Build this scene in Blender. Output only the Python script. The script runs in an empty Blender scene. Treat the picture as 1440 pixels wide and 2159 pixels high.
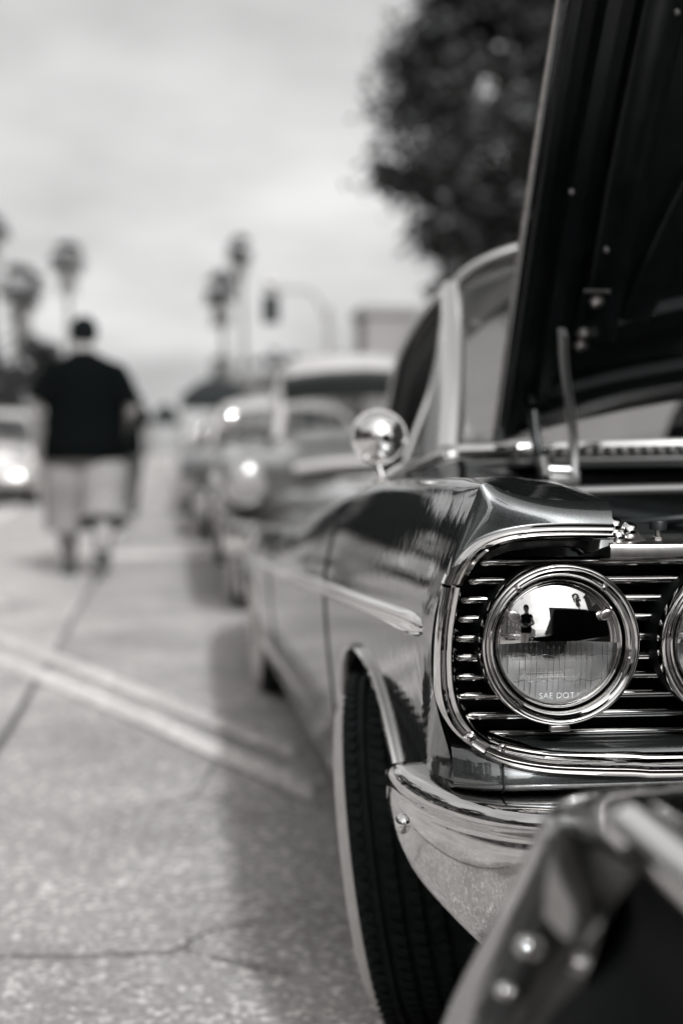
import bpy, bmesh, math, random
from mathutils import Vector, Matrix
random.seed(7)
R = math.radians
SC = bpy.context.scene
COL = SC.collection

# ------------------------------------------------------------------ camera, sky, sun, exposure
CAM_Z, YAW, PITCH = 0.868, R(6.75), R(2.47)
cam = bpy.data.cameras.new('camera'); cam_ob = bpy.data.objects.new('camera', cam); COL.objects.link(cam_ob)
cam_ob.location = (0, 0, CAM_Z); cam_ob.rotation_euler = (R(90) - PITCH, 0, -YAW)
cam.sensor_fit = 'VERTICAL'; cam.sensor_height = 36; cam.sensor_width = 24; cam.lens = 50
cam.clip_start = 0.05; cam.clip_end = 3000
cam.dof.use_dof = True; cam.dof.focus_distance = 1.53; cam.dof.aperture_fstop = 2.2; cam.dof.aperture_blades = 9
SC.camera = cam_ob

SUN_EL, SUN_AZ = R(37), R(11)          # behind the camera, a little to its right
w = bpy.data.worlds.new('World'); SC.world = w; w.use_nodes = True
nt = w.node_tree; nt.nodes.clear(); L = nt.links
def wn(t, **k):
    n = nt.nodes.new(t)
    for a, b in k.items(): setattr(n, a, b)
    return n
out = wn('ShaderNodeOutputWorld'); bg = wn('ShaderNodeBackground'); sky = wn('ShaderNodeTexSky')
sky.sky_type = 'NISHITA'; sky.sun_disc = False; sky.sun_elevation = SUN_EL; sky.sun_rotation = math.pi - SUN_AZ
sky.air_density = 1.0; sky.dust_density = 4.5; sky.ozone_density = 1.0
bw = wn('ShaderNodeRGBToBW'); L.new(sky.outputs[0], bw.inputs[0])
tc = wn('ShaderNodeTexCoord'); sep = wn('ShaderNodeSeparateXYZ'); L.new(tc.outputs['Generated'], sep.inputs[0])
ad = wn('ShaderNodeMath', operation='MAXIMUM'); ad.inputs[1].default_value = 0; L.new(sep.outputs[2], ad.inputs[0])
ad2 = wn('ShaderNodeMath', operation='ADD'); ad2.inputs[1].default_value = .22; L.new(ad.outputs[0], ad2.inputs[0])
dx = wn('ShaderNodeMath', operation='DIVIDE'); L.new(sep.outputs[0], dx.inputs[0]); L.new(ad2.outputs[0], dx.inputs[1])
dy = wn('ShaderNodeMath', operation='DIVIDE'); L.new(sep.outputs[1], dy.inputs[0]); L.new(ad2.outputs[0], dy.inputs[1])
cmb = wn('ShaderNodeCombineXYZ'); L.new(dx.outputs[0], cmb.inputs[0]); L.new(dy.outputs[0], cmb.inputs[1])
nz = wn('ShaderNodeTexNoise'); nz.inputs['Scale'].default_value = 1.15; nz.inputs['Detail'].default_value = 7; nz.inputs['Roughness'].default_value = .52
L.new(cmb.outputs[0], nz.inputs['Vector'])
mr = wn('ShaderNodeMapRange'); mr.inputs[1].default_value = .36; mr.inputs[2].default_value = .62
mr.inputs[3].default_value = 0; mr.inputs[4].default_value = 1; L.new(nz.outputs[0], mr.inputs[0])
# thin bright cloud veil over the grey sky
cl = wn('ShaderNodeMix', data_type='FLOAT'); cl.inputs[2].default_value = 3.0; cl.inputs[3].default_value = 4.7
L.new(mr.outputs[0], cl.inputs[0])
mx = wn('ShaderNodeMix', data_type='FLOAT'); mx.inputs[0].default_value = .55; cm = wn('ShaderNodeMapRange'); cm.inputs[1].default_value = .34; cm.inputs[2].default_value = .64; cm.inputs[3].default_value = .72; cm.inputs[4].default_value = 1.15; L.new(nz.outputs[0], cm.inputs[0]); nm_ = wn('ShaderNodeMath', operation='MULTIPLY'); L.new(bw.outputs[0], nm_.inputs[0]); L.new(cm.outputs[0], nm_.inputs[1]); L.new(nm_.outputs[0], mx.inputs[2]); L.new(cl.outputs[0], mx.inputs[3])
hs = wn('ShaderNodeCombineXYZ')
for i, k in enumerate((1.0, 1.0, .995)):
    m_ = wn('ShaderNodeMath', operation='MULTIPLY'); m_.inputs[1].default_value = k; L.new(mx.outputs[0], m_.inputs[0]); L.new(m_.outputs[0], hs.inputs[i])
L.new(hs.outputs[0], bg.inputs[0]); bg.inputs[1].default_value = .13; L.new(bg.outputs[0], out.inputs[0])

sun = bpy.data.lights.new('sun', 'SUN'); sun.energy = 1.7; sun.angle = R(3); sun.color = (.975, 1, 1.02)
sun_ob = bpy.data.objects.new('sun', sun); COL.objects.link(sun_ob)
sd = Vector((math.sin(SUN_AZ) * math.cos(SUN_EL), -math.cos(SUN_AZ) * math.cos(SUN_EL), math.sin(SUN_EL)))
sun_ob.rotation_euler = (-sd).to_track_quat('-Z', 'Y').to_euler()

SC.view_settings.view_transform = 'Standard'; SC.view_settings.look = 'None'; SC.view_settings.gamma = 1
SC.view_settings.exposure = 0.70
SC.render.engine = 'CYCLES'; cy = SC.cycles
cy.use_denoising = True; cy.max_bounces = 12; cy.glossy_bounces = 8; cy.transmission_bounces = 10; cy.transparent_max_bounces = 12
cy.caustics_reflective = False; cy.caustics_refractive = False; cy.sample_clamp_indirect = 6
cy.blur_glossy = 0.2

# ------------------------------------------------------------------ pixel of the photograph -> point of the place
FPX = 50 / 36 * 2159
FW = Vector((math.sin(YAW) * math.cos(PITCH), math.cos(YAW) * math.cos(PITCH), -math.sin(PITCH)))
RT = Vector((math.cos(YAW), -math.sin(YAW), 0)); UP = RT.cross(FW)
CP = Vector((0, 0, CAM_Z))
def ray(px, py): return FW + RT * ((px - 720) / FPX) + UP * ((1079.5 - py) / FPX)
def F(px, py, Y): d = ray(px, py); return CP + d * (Y / d.y)
def FX(px, py, X): d = ray(px, py); return CP + d * (X / d.x)
def G(px, py, z=0): d = ray(px, py); return CP + d * ((z - CAM_Z) / d.z)

# ------------------------------------------------------------------ materials
WARM = (1.0, .955, .925); COOL = (.72, 1.0, 1.0); NEU = (1, 1, 1)
def tint(v, t): return (v * t[0], v * t[1], v * t[2], 1)
def mat(name, v, rough=.5, metal=0, t=WARM, coat=0, spec=.5, noise=0, nscale=20, bump=0, bscale=200, rn=0, coat_rough=.02):
    m = bpy.data.materials.new(name); m.use_nodes = True
    n = m.node_tree; p = n.nodes['Principled BSDF']; ln = n.links
    p.inputs['Base Color'].default_value = tint(v, t); p.inputs['Roughness'].default_value = rough
    p.inputs['Metallic'].default_value = metal; p.inputs['Coat Weight'].default_value = coat; p.inputs['Coat Roughness'].default_value = coat_rough
    p.inputs['Specular IOR Level'].default_value = spec
    if noise or bump or rn:
        co = n.nodes.new('ShaderNodeTexCoord')
    if noise:
        a = n.nodes.new('ShaderNodeTexNoise'); a.inputs['Scale'].default_value = nscale; a.inputs['Detail'].default_value = 5
        ln.new(co.outputs['Object'], a.inputs['Vector'])
        r = n.nodes.new('ShaderNodeValToRGB'); r.color_ramp.elements[0].position = .3; r.color_ramp.elements[1].position = .7
        r.color_ramp.elements[0].color = tint(max(0, v * (1 - noise)), t); r.color_ramp.elements[1].color = tint(v * (1 + noise), t)
        ln.new(a.outputs[0], r.inputs[0]); ln.new(r.outputs[0], p.inputs['Base Color'])
    if rn:
        a = n.nodes.new('ShaderNodeTexNoise'); a.inputs['Scale'].default_value = nscale; a.inputs['Detail'].default_value = 6
        ln.new(co.outputs['Object'], a.inputs['Vector'])
        q = n.nodes.new('ShaderNodeMapRange'); q.inputs[1].default_value = .4; q.inputs[2].default_value = .75
        q.inputs[3].default_value = rough; q.inputs[4].default_value = rough + rn
        ln.new(a.outputs[0], q.inputs[0]); ln.new(q.outputs[0], p.inputs['Roughness'])
    if bump:
        b = n.nodes.new('ShaderNodeTexNoise'); b.inputs['Scale'].default_value = bscale; b.inputs['Detail'].default_value = 4
        ln.new(co.outputs['Object'], b.inputs['Vector'])
        u = n.nodes.new('ShaderNodeBump'); u.inputs['Strength'].default_value = bump; u.inputs['Distance'].default_value = .005
        ln.new(b.outputs[0], u.inputs['Height']); ln.new(u.outputs[0], p.inputs['Normal'])
    return m
def paint(name, v, flake, t=COOL):
    """car paint: fine metallic flakes under a clear coat"""
    m = mat(name, v, .34, .85, t, coat=1, coat_rough=.012); m.node_tree.nodes['Principled BSDF'].inputs['Specular Tint'].default_value = (.06, .06, .06, 1); m.node_tree.nodes['Principled BSDF'].inputs['Coat IOR'].default_value = 2.1
    n = m.node_tree; p = n.nodes['Principled BSDF']; co = n.nodes.new('ShaderNodeTexCoord')
    vo = n.nodes.new('ShaderNodeTexVoronoi'); vo.inputs['Scale'].default_value = 3200
    n.links.new(co.outputs['Object'], vo.inputs['Vector'])
    wv = n.nodes.new('ShaderNodeTexNoise'); wv.inputs['Scale'].default_value = 34; wv.inputs['Detail'].default_value = 3; n.links.new(co.outputs['Object'], wv.inputs['Vector'])   # orange peel and panel ripple
    wb = n.nodes.new('ShaderNodeBump'); wb.inputs['Strength'].default_value = .17; wb.inputs['Distance'].default_value = .0011; n.links.new(wv.outputs[0], wb.inputs['Height']); n.links.new(wb.outputs[0], p.inputs['Coat Normal'])
    mp = n.nodes.new('ShaderNodeMix'); mp.data_type = 'RGBA'
    mp.inputs[6].default_value = tint(v, t); mp.inputs[7].default_value = tint(flake, NEU)
    s = n.nodes.new('ShaderNodeSeparateColor'); n.links.new(vo.outputs['Color'], s.inputs[0])
    q = n.nodes.new('ShaderNodeMapRange'); q.inputs[1].default_value = 0.0; q.inputs[2].default_value = 1.0
    n.links.new(s.outputs[0], q.inputs[0]); n.links.new(q.outputs[0], mp.inputs[0]); n.links.new(mp.outputs[2], p.inputs['Base Color'])
    return m
def thin_glass(name, trans=.8, t=NEU, rough=.0, ior=1.5):
    m = bpy.data.materials.new(name); m.use_nodes = True; n = m.node_tree; n.nodes.clear()
    o = n.nodes.new('ShaderNodeOutputMaterial'); mi = n.nodes.new('ShaderNodeMixShader'); fr = n.nodes.new('ShaderNodeFresnel'); fr.inputs[0].default_value = ior
    tr = n.nodes.new('ShaderNodeBsdfTransparent'); tr.inputs[0].default_value = tint(trans, t)
    gl = n.nodes.new('ShaderNodeBsdfGlossy'); gl.inputs['Roughness'].default_value = rough
    ge = n.nodes.new('ShaderNodeNewGeometry'); mq = n.nodes.new('ShaderNodeMix'); mq.data_type = 'FLOAT'; mq.inputs[2].default_value = ior; mq.inputs[3].default_value = 1 / ior   # same pane from both sides
    n.links.new(ge.outputs['Backfacing'], mq.inputs[0]); n.links.new(mq.outputs[0], fr.inputs[0])
    n.links.new(fr.outputs[0], mi.inputs[0]); n.links.new(tr.outputs[0], mi.inputs[1]); n.links.new(gl.outputs[0], mi.inputs[2]); n.links.new(mi.outputs[0], o.inputs[0])
    return m
M = {}
M['chrome'] = mat('chrome', .80, .028, 1, (1, .985, .97), rn=.03, nscale=60)
M['chrome_pitted'] = mat('chrome_pitted', .66, .035, 1, (1, .985, .97), rn=.10, nscale=130)
M['cover'] = mat('cover_chrome', .60, .02, 1, (1, .985, .97))
M['zinc'] = mat('zinc_plate', .85, .33, 1, (1, .985, .97))
M['chrome_worn'] = mat('worn_chrome', .36, .08, 1, (1, .985, .97), rn=.12, nscale=40)
M['steel'] = mat('brushed_steel', .55, .28, 1, WARM, noise=.2, nscale=90)
M['dull_steel'] = mat('dull_steel', .30, .40, 1, WARM, noise=.3, nscale=120)
M['black'] = paint('black_metallic_paint', .03, .13)
M['black2'] = mat('black_gloss_paint', .006, .3, 0, COOL, coat=1)
M['satin'] = mat('black_satin_enamel', .005, .30, 0, COOL, noise=.5, nscale=30, spec=.3)
M['matt'] = mat('black_matt_paint', .004, .6, 0, COOL, spec=.08)
M['vent'] = mat('vent_grey', .10, .45, .3, WARM)
M['dark'] = mat('dark_cavity', .006, .6, 0, COOL, spec=.3)
M['rubber'] = mat('tyre_rubber', .011, .7, 0, COOL, noise=.6, nscale=40, bump=.15, bscale=500, spec=.2)
M['stainless'] = mat('stainless_trim', .82, .20, 1, (1, .985, .97))
M['white_rubber'] = mat('whitewall_rubber', .62, .55, 0, WARM, noise=.08, nscale=40)
M['black_rubber'] = mat('black_rubber_stop', .012, .5, 0, COOL)
M['glass'] = thin_glass('window_glass', .82)
M['tint'] = thin_glass('tinted_window_glass', .55)
M['seat'] = mat('light_vinyl_seat', .55, .5, 0, WARM, noise=.15, nscale=15)
M['seat_dark'] = mat('dark_vinyl_seat', .05, .5, 0, WARM)
M['reflector'] = mat('headlight_reflector', .92, .42, 1, NEU)
M['bulb'] = mat('bulb_shield', .03, .3, 1, NEU)
M['radiator'] = mat('radiator_paint', .03, .5, 0, COOL, noise=.3, nscale=30)
g = mat('lens_glass', 1, .02, 0, NEU); g.node_tree.nodes['Principled BSDF'].inputs['Transmission Weight'].default_value = 1
g.node_tree.nodes['Principled BSDF'].inputs['IOR'].default_value = 1.45; M['lens'] = g
_n = g.node_tree; _p = _n.nodes['Principled BSDF']; _o = [q for q in _n.nodes if q.type == 'OUTPUT_MATERIAL'][0]
_t = _n.nodes.new('ShaderNodeBsdfTransparent'); _m = _n.nodes.new('ShaderNodeMixShader'); _m.inputs[0].default_value = .40
_n.links.new(_p.outputs[0], _m.inputs[1]); _n.links.new(_t.outputs[0], _m.inputs[2]); _n.links.new(_m.outputs[0], _o.inputs[0])
M['rib'] = thin_glass('lens_rib_glass', .55, NEU, .15, 1.9)
M['lamp_glass'] = mat('lamp_glass', .28, .2, 0, WARM, coat=.5)
M['letter'] = mat('lens_lettering', .84, .3, 0, NEU)

# ------------------------------------------------------------------ mesh helpers
def tag(o, label=None, cat=None, group=None, kind=None):
    for k, v in (('label', label), ('category', cat), ('group', group), ('kind', kind)):
        if v: o[k] = v
    return o
def empty(name, loc=(0, 0, 0), rz=0):
    o = bpy.data.objects.new(name, None); COL.objects.link(o); o.location = loc; o.rotation_euler = (0, 0, rz); o.empty_display_size = .1
    return o
def link(name, me, m=None, parent=None, loc=None):
    o = bpy.data.objects.new(name, me); COL.objects.link(o)
    if m is not None and not me.materials: me.materials.append(M[m] if isinstance(m, str) else m)
    if loc is not None: o.location = loc
    if parent is not None:
        o.parent = parent
        if loc is None and parent.get('_w'):            # world-space vertices under a placed root
            b = parent['_w']; o.location = (-b[0], -b[1], -b[2])
            o['_s'] = 1
    return o
def mk(name, v, f, m=None, parent=None, sharp=35, loc=None, smooth=True):
    me = bpy.data.meshes.new(name); me.from_pydata([tuple(p) for p in v], [], f); me.validate(); me.update()
    if smooth:
        me.polygons.foreach_set('use_smooth', [True] * len(me.polygons))
        if sharp: me.set_sharp_from_angle(angle=R(sharp))
    return link(name, me, m, parent, loc)
class MB:
    """collects shapes of ONE piece"""
    def __init__(s): s.v = []; s.f = []
    def add(s, v, f):
        k = len(s.v); s.v += [Vector(p) for p in v]; s.f += [tuple(i + k for i in q) for q in f]; return s
    def box(s, c, h, rot=None, bev=0):
        c = Vector(c); hx, hy, hz = h
        if bev <= 0:
            vs = [Vector((x * hx, y * hy, z * hz)) for x in (-1, 1) for y in (-1, 1) for z in (-1, 1)]
            fs = [(0, 1, 3, 2), (4, 6, 7, 5), (0, 4, 5, 1), (2, 3, 7, 6), (0, 2, 6, 4), (1, 5, 7, 3)]
        else:
            bm = bmesh.new(); bmesh.ops.create_cube(bm, size=2)
            for q in bm.verts: q.co = Vector((q.co.x * hx, q.co.y * hy, q.co.z * hz))
            bmesh.ops.bevel(bm, geom=bm.edges[:], offset=bev, segments=2, affect='EDGES', profile=.5)
            bm.verts.index_update(); vs = [q.co.copy() for q in bm.verts]; fs = [tuple(q.index for q in f.verts) for f in bm.faces]; bm.free()
        if rot is not None: vs = [rot @ q for q in vs]
        return s.add([q + c for q in vs], fs)
    def loft(s, secs, close=False, cap0=False, cap1=False):
        n = len(secs[0]); v = [p for q in secs for p in q]; f = []
        for i in range(len(secs) - 1):
            for j in range(n if close else n - 1):
                a = i * n + j; b = i * n + (j + 1) % n; f.append((a, b, b + n, a + n))
        if cap0: f.append(tuple(range(n - 1, -1, -1)))
        if cap1: f.append(tuple((len(secs) - 1) * n + j for j in range(n)))
        return s.add(v, f)
    def lathe(s, prof, c=(0, 0, 0), ax='-y', n=48, a0=0, a1=360):
        """prof: (radius, distance along axis)"""
        secs = []; full = abs(a1 - a0) >= 360
        D = Vector({'-y': (0, -1, 0), 'y': (0, 1, 0), 'z': (0, 0, 1), 'x': (1, 0, 0), '-x': (-1, 0, 0)}[ax]) if isinstance(ax, str) else Vector(ax).normalized()
        u = D.orthogonal().normalized() if abs(D.z) > .9 else Vector((0, 0, 1)).cross(D).normalized(); v2 = D.cross(u)
        k = n if full else n + 1
        for i in range(k):
            t = R(a0 + (a1 - a0) * i / n); e = u * math.cos(t) + v2 * math.sin(t)
            secs.append([Vector(c) + e * r + D * h for r, h in prof])
        if full: secs.append(secs[0])
        m = len(prof); v = [p for q in secs[:k] for p in q]; f = []
        for i in range(len(secs) - 1):
            for j in range(m - 1):
                a = i * m + j; b = ((i + 1) % k) * m + j
                f.append((a, a + 1, b + 1, b))
        return s.add(v, f)
    def tube(s, pts, r, n=10, cap=True, flat=1, up=None):
        pts = [Vector(p) for p in pts]; secs = []; rr = r if isinstance(r, (list, tuple)) else [r] * len(pts)
        pu = None
        for i, p in enumerate(pts):
            d = (pts[min(i + 1, len(pts) - 1)] - pts[max(i - 1, 0)]).normalized()
            if up is not None: u = Vector(up)
            else: u = pu if pu is not None else (Vector((0, 0, 1)) if abs(d.z) < .9 else Vector((0, 1, 0)))
            x = d.cross(u).normalized(); u2 = x.cross(d).normalized(); pu = u2
            secs.append([p + x * (math.cos(2 * math.pi * k / n) * rr[i] * flat) + u2 * (math.sin(2 * math.pi * k / n) * rr[i]) for k in range(n)])
        return s.loft(secs, True, cap, cap)
    def obj(s, name, m, parent=None, sharp=35, loc=None, smooth=True): return mk(name, s.v, s.f, m, parent, sharp, loc, smooth)
def cr(pts, n, closed=False):
    """Catmull-Rom through pts, n points, even chord spacing"""
    P = [Vector(p) for p in pts]; o = []
    k = len(P); seg = k - 1
    for i in range(seg):
        a, b, c, d = P[max(i - 1, 0)], P[i], P[i + 1], P[min(i + 2, k - 1)]
        for j in range(14):
            t = j / 14; o.append(.5 * ((2 * b) + (c - a) * t + (2 * a - 5 * b + 4 * c - d) * t * t + (-a + 3 * b - 3 * c + d) * t ** 3))
    o.append(P[-1])
    ln = [0]
    for i in range(1, len(o)): ln.append(ln[-1] + (o[i] - o[i - 1]).length)
    r = []; j = 0
    for i in range(n):
        q = ln[-1] * i / (n - 1)
        while j < len(ln) - 2 and ln[j + 1] < q: j += 1
        e = ln[j + 1] - ln[j]; t = 0 if e < 1e-9 else (q - ln[j]) / e
        r.append(o[j].lerp(o[j + 1], min(1, t)))
    return r
def itp(x, xs, ys):
    if x <= xs[0]: return ys[0]
    for i in range(len(xs) - 1):
        if x <= xs[i + 1]:
            t = (x - xs[i]) / (xs[i + 1] - xs[i]); return ys[i] + (ys[i + 1] - ys[i]) * t
    return ys[-1]
def sit(x, xs, ys):
    """smooth (monotone cosine-free) Hermite interpolation"""
    if x <= xs[0]: return ys[0]
    if x >= xs[-1]: return ys[-1]
    sl = [(ys[i + 1] - ys[i]) / (xs[i + 1] - xs[i]) for i in range(len(xs) - 1)]
    m = [sl[0]] + [(sl[i] + sl[i + 1]) / 2 for i in range(len(sl) - 1)] + [sl[-1]]
    for i in range(len(xs) - 1):
        if x <= xs[i + 1]:
            h = xs[i + 1] - xs[i]; t = (x - xs[i]) / h
            return (2 * t**3 - 3 * t * t + 1) * ys[i] + (t**3 - 2 * t * t + t) * h * m[i] + (-2 * t**3 + 3 * t * t) * ys[i + 1] + (t**3 - t * t) * h * m[i + 1]
def copy_tree(o, parent=None):
    c = o.copy(); COL.objects.link(c); c.parent = parent
    for ch in list(o.children): copy_tree(ch, c)
    return c
# ------------------------------------------------------------------ the black classic car in focus
XC = 1.213                                   # its centreline
def mir(p): return Vector((2 * XC - p[0], p[1], p[2]))
car = empty('classic_car', (XC, 2.2, 0)); car['_w'] = (XC, 2.2, 0)
tag(car, 'black classic car with raised bonnet, chrome grille and round headlights in sharp focus', 'car', 'classic cars parked in the show row')

YW, YR = 2.17, 5.12                           # axles
HE_X = lambda Y: sit(Y, [1.5, 2.1, 2.45, 2.62, 4.5, 5.2, 6.3], [.467, .515, .545, .50, .53, .50, .52])
HE_Z = lambda Y: sit(Y, [1.5, 1.75, 2.1, 2.45, 2.62, 3.0, 3.4, 4.5, 6.3], [.815, .826, .832, .842, .835, .79, .745, .66, .60])
RX = lambda Y: sit(Y, [1.5, 2.35, 4.0, 5.6, 6.3], [.338, .342, .335, .34, .40])
RZ = lambda Y: sit(Y, [1.5, 1.8, 2.35, 3.0, 3.6, 5.0, 6.3], [.838, .832, .814, .758, .69, .605, .56])
TX = lambda Y: sit(Y, [1.5, 2.0, 4.0, 5.8, 6.15, 6.3], [.282, .284, .276, .285, .31, .36])
TZ = lambda Y: sit(Y, [1.5, 1.68, 2.1, 2.76, 5.0, 6.3], [.668, .661, .637, .604, .49, .43])
def zlow(Y):
    z = itp(Y, [1.5, 1.83, 1.84, 2.50, 2.56, 6.3], [.40, .385, .37, .28, .20, .17])
    d = abs(Y - YW) / .345
    if d < 1: z = max(z, .17 + .385 * (1 - d ** 2.5) ** (1 / 2.5)) if Y > YW else max(z if Y < 1.84 else 0, .17 + .385 * (1 - d ** 2.5) ** (1 / 2.5))
    d = abs(Y - YR) / .33
    if d < 1: z = max(z, .12 + .30 * (1 - d ** 2.5) ** (1 / 2.5))
    return z
NS = 64
def section(Y):
    hx, hz, rx, rz, tx, tz, zl = HE_X(Y), HE_Z(Y), RX(Y), RZ(Y), TX(Y), TZ(Y), zlow(Y)
    top = [Vector((hx + (rx - hx) * t, Y, hz + (rz - hz) * t ** .8 + .006 * math.sin(math.pi * t))) for t in (0, .25, .5, .75, .92)]
    ridge = [Vector((rx, Y, rz)), Vector((rx - .012, Y, rz - .008))]
    up = []
    for s in (.16, .34, .55, .78): up.append(Vector((tx + (rx - .012 - tx) * (1 - s) ** 1.75, Y, rz - .008 + (tz - rz + .008) * s)))
    lo = []
    for s in (0, .2, .4, .6, .8, 1): z = tz + (zl - tz) * s; lo.append(Vector((tx + .19 * max(0, tz - z) ** 1.5, Y, z)))
    e = lo[-1]
    A = cr(top, 12)[:-1] + cr(top[-1:] + ridge + up[:1], 12)[:-1] + cr(up + lo[:1], 16)[:-1] + cr(lo, 20) + [e + Vector((.006, 0, -.001)), e + Vector((.018, 0, .012)), e + Vector((.05, 0, .02))]
    return A
# front edge of the wing, traced at its own depth
FE = [(1280, 1057, 1.502), (1229, 1057, 1.50), (1168, 1054, 1.496), (1107, 1046, 1.49), (1061, 1034, 1.486), (1030, 1021, 1.483)]
FE2 = [(1030, 1021, 1.483), (1012, 1022, 1.481), (1002, 1048, 1.482)]
FE3 = [(1002, 1048, 1.482), (975, 1112, 1.486), (951, 1175, 1.491), (933, 1230, 1.495), (917, 1292, 1.50)]
FE4 = [(917, 1292, 1.50), (909, 1360, 1.505), (911, 1440, 1.51), (925, 1510, 1.52), (945, 1580, 1.535), (962, 1650, 1.55), (975, 1720, 1.56)]
Fq = lambda L_: [F(*p) for p in L_]
sec0 = cr(Fq(FE), 12)[:-1] + cr(Fq(FE2), 12)[:-1] + cr(Fq(FE3), 16)[:-1] + cr(Fq(FE4), 20)
e = sec0[-1]; sec0 += [e + Vector((.006, .01, 0)), e + Vector((.018, .01, .012)), e + Vector((.05, .01, .02))]
Ys = [1.56 + .015 * i for i in range(68)] + [2.6 + .06 * i for i in range(1, 35)] + [4.66 + .025 * i for i in range(1, 38)] + [5.62, 5.7, 5.8, 5.9, 6.0, 6.1, 6.18, 6.24, 6.28, 6.3]
secs = [sec0]
ref = section(1.62)
for i in range(1, 5):                           # blend the traced edge into the wing
    t = i / 5; t = t * t * (3 - 2 * t); secs.append([a.lerp(b, t) for a, b in zip(sec0, ref)])
secs += [section(y) for y in Ys if y > 1.63]
m = MB(); m.loft(secs); m.loft([[mir(p) for p in q] for q in secs])
# rolled front lip of the wing and the tail panel
m.loft([sec0[30:], [p + Vector((.012, .012, 0)) for p in sec0[30:]]]); m.loft([[mir(p) for p in sec0[30:]], [mir(p + Vector((.012, .012, 0))) for p in sec0[30:]]])
tail = section(6.3); m.loft([tail, [Vector((XC - (XC - p.x) * .93, 6.42, p.z)) for p in tail], [Vector((XC, 6.45, p.z)) for p in tail], [mir(Vector((XC - (XC - p.x) * .93, 6.42, p.z))) for p in tail], [mir(p) for p in tail]])
body = m.obj('body', 'black', car, sharp=50)
# light front face of the brow, between the wing edge and the chrome
cb_o = [(1290, 1104, 1.4735), (1230, 1103, 1.4735), (1170, 1103, 1.4735), (1110, 1106, 1.4735), (1050, 1117, 1.4740), (997, 1141, 1.4755), (960, 1182, 1.477), (937, 1232, 1.480)]
edA = cr(Fq(FE) + Fq(FE2)[1:] + Fq(FE3)[1:4], 50)
edB = cr(Fq(cb_o), 50)
rows = []
for t in [i / 14 for i in range(15)]:
    k = .36 * (1 - (1 - t) ** 5) + .64 * t
    rows.append([Vector((a.x + (b.x - a.x) * t, a.y + (b.y - a.y) * k - .002 * math.sin(math.pi * t), a.z + (b.z - a.z) * t)) for a, b in zip(edA, edB)])
for s in (0, 1):
    rr_ = [[mir(p) for p in r] for r in rows] if s else rows
    m = MB(); m.loft(rr_); m.loft([[r[0] for r in rr_], [r[0] + Vector((0, .06, 0)) for r in rr_]]); m.obj('wing_brow', 'black', car, sharp=60)

# chrome surround in three lengths: brow, side, lower
def moulding(name, outer, inner, n, prof, depth=.09, two=True, m_='chrome'):
    O = cr(outer, n); I = cr(inner, n); rows = []
    rows.append([o + Vector((0, .02, 0)) for o in O])
    for t, y in prof: rows.append([o.lerp(i, t) + Vector((0, y, 0)) for o, i in zip(O, I)])
    rows.append([i + Vector((0, depth, 0)) for i in I])
    res = []
    if (O[-1].x - XC) ** 2 < 1e-6: lots = [[r + [mir(p) for p in reversed(r[:-1])] for r in rows]]
    else: lots = [rows, [[mir(p) for p in r] for r in rows]]
    for q in lots:
        b = MB(); b.loft(q); b.add([r[0] for r in q], [tuple(range(len(q)))]); b.add([r[-1] for r in q], [tuple(range(len(q)))])
        res.append(b.obj(name, m_, car, sharp=48))
    return res[0]
PR = [(0, 0), (.03, -.004), (.12, -.009), (.26, -.0105), (.40, -.008), (.46, -.004), (.50, -.003), (.54, -.005), (.64, -.010), (.78, -.0095), (.90, -.004), (.97, .004), (1, .012)]
cb_i = [(1290, 1140, 1.468), (1210, 1140, 1.468), (1132, 1142, 1.468), (1069, 1150, 1.47), (1024, 1172, 1.473), (994, 1206, 1.477), (980, 1234, 1.481)]
moulding('brow_moulding', Fq(cb_o), Fq(cb_i), 70, PR, .05)
PS = [(0, 0), (.03, -.004), (.14, -.008), (.28, -.007), (.36, -.003), (.42, -.003), (.55, -.007), (.70, -.0075), (.80, -.003), (.88, .004), (.95, .012), (1, .02)]
sd_o = [(937, 1238, 1.480), (927, 1290, 1.484), (920, 1350, 1.487), (919, 1419, 1.488), (924, 1475, 1.488), (942, 1524, 1.487), (975, 1561, 1.485), (1013, 1588, 1.482)]
sd_i = [(980, 1238, 1.481), (968, 1300, 1.484), (963, 1350, 1.487), (962, 1395, 1.488), (967, 1450, 1.488), (981, 1498, 1.487), (1006, 1536, 1.485), (1038, 1560, 1.482)]
sideb = moulding('side_moulding', Fq(sd_o), Fq(sd_i), 70, PS, .08)
lo_o = Fq([(1016, 1591, 1.479), (1065, 1614, 1.477), (1144, 1630, 1.474), (1237, 1636, 1.471), (1340, 1639, 1.468), (1440, 1641, 1.465)])
lo_i = Fq([(1041, 1559, 1.479), (1087, 1573, 1.477), (1162, 1585, 1.474), (1260, 1589, 1.471), (1340, 1590, 1.468), (1440, 1592, 1.465)])
lo_o.append(Vector((.9, 1.455, lo_o[-1].z))); lo_o.append(Vector((XC, 1.45, lo_o[-1].z)))
lo_i.append(Vector((.9, 1.455, lo_i[-1].z))); lo_i.append(Vector((XC, 1.45, lo_i[-1].z)))
PL = [(0, .004), (.03, -.002), (.12, -.007), (.24, -.008), (.34, -.003), (.40, .002), (.46, -.002), (.58, -.006), (.72, -.002), (.80, .006), (.86, .012), (.92, .010), (1, .016)]
moulding('lower_moulding', lo_o, lo_i, 90, PL, .08)
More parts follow.
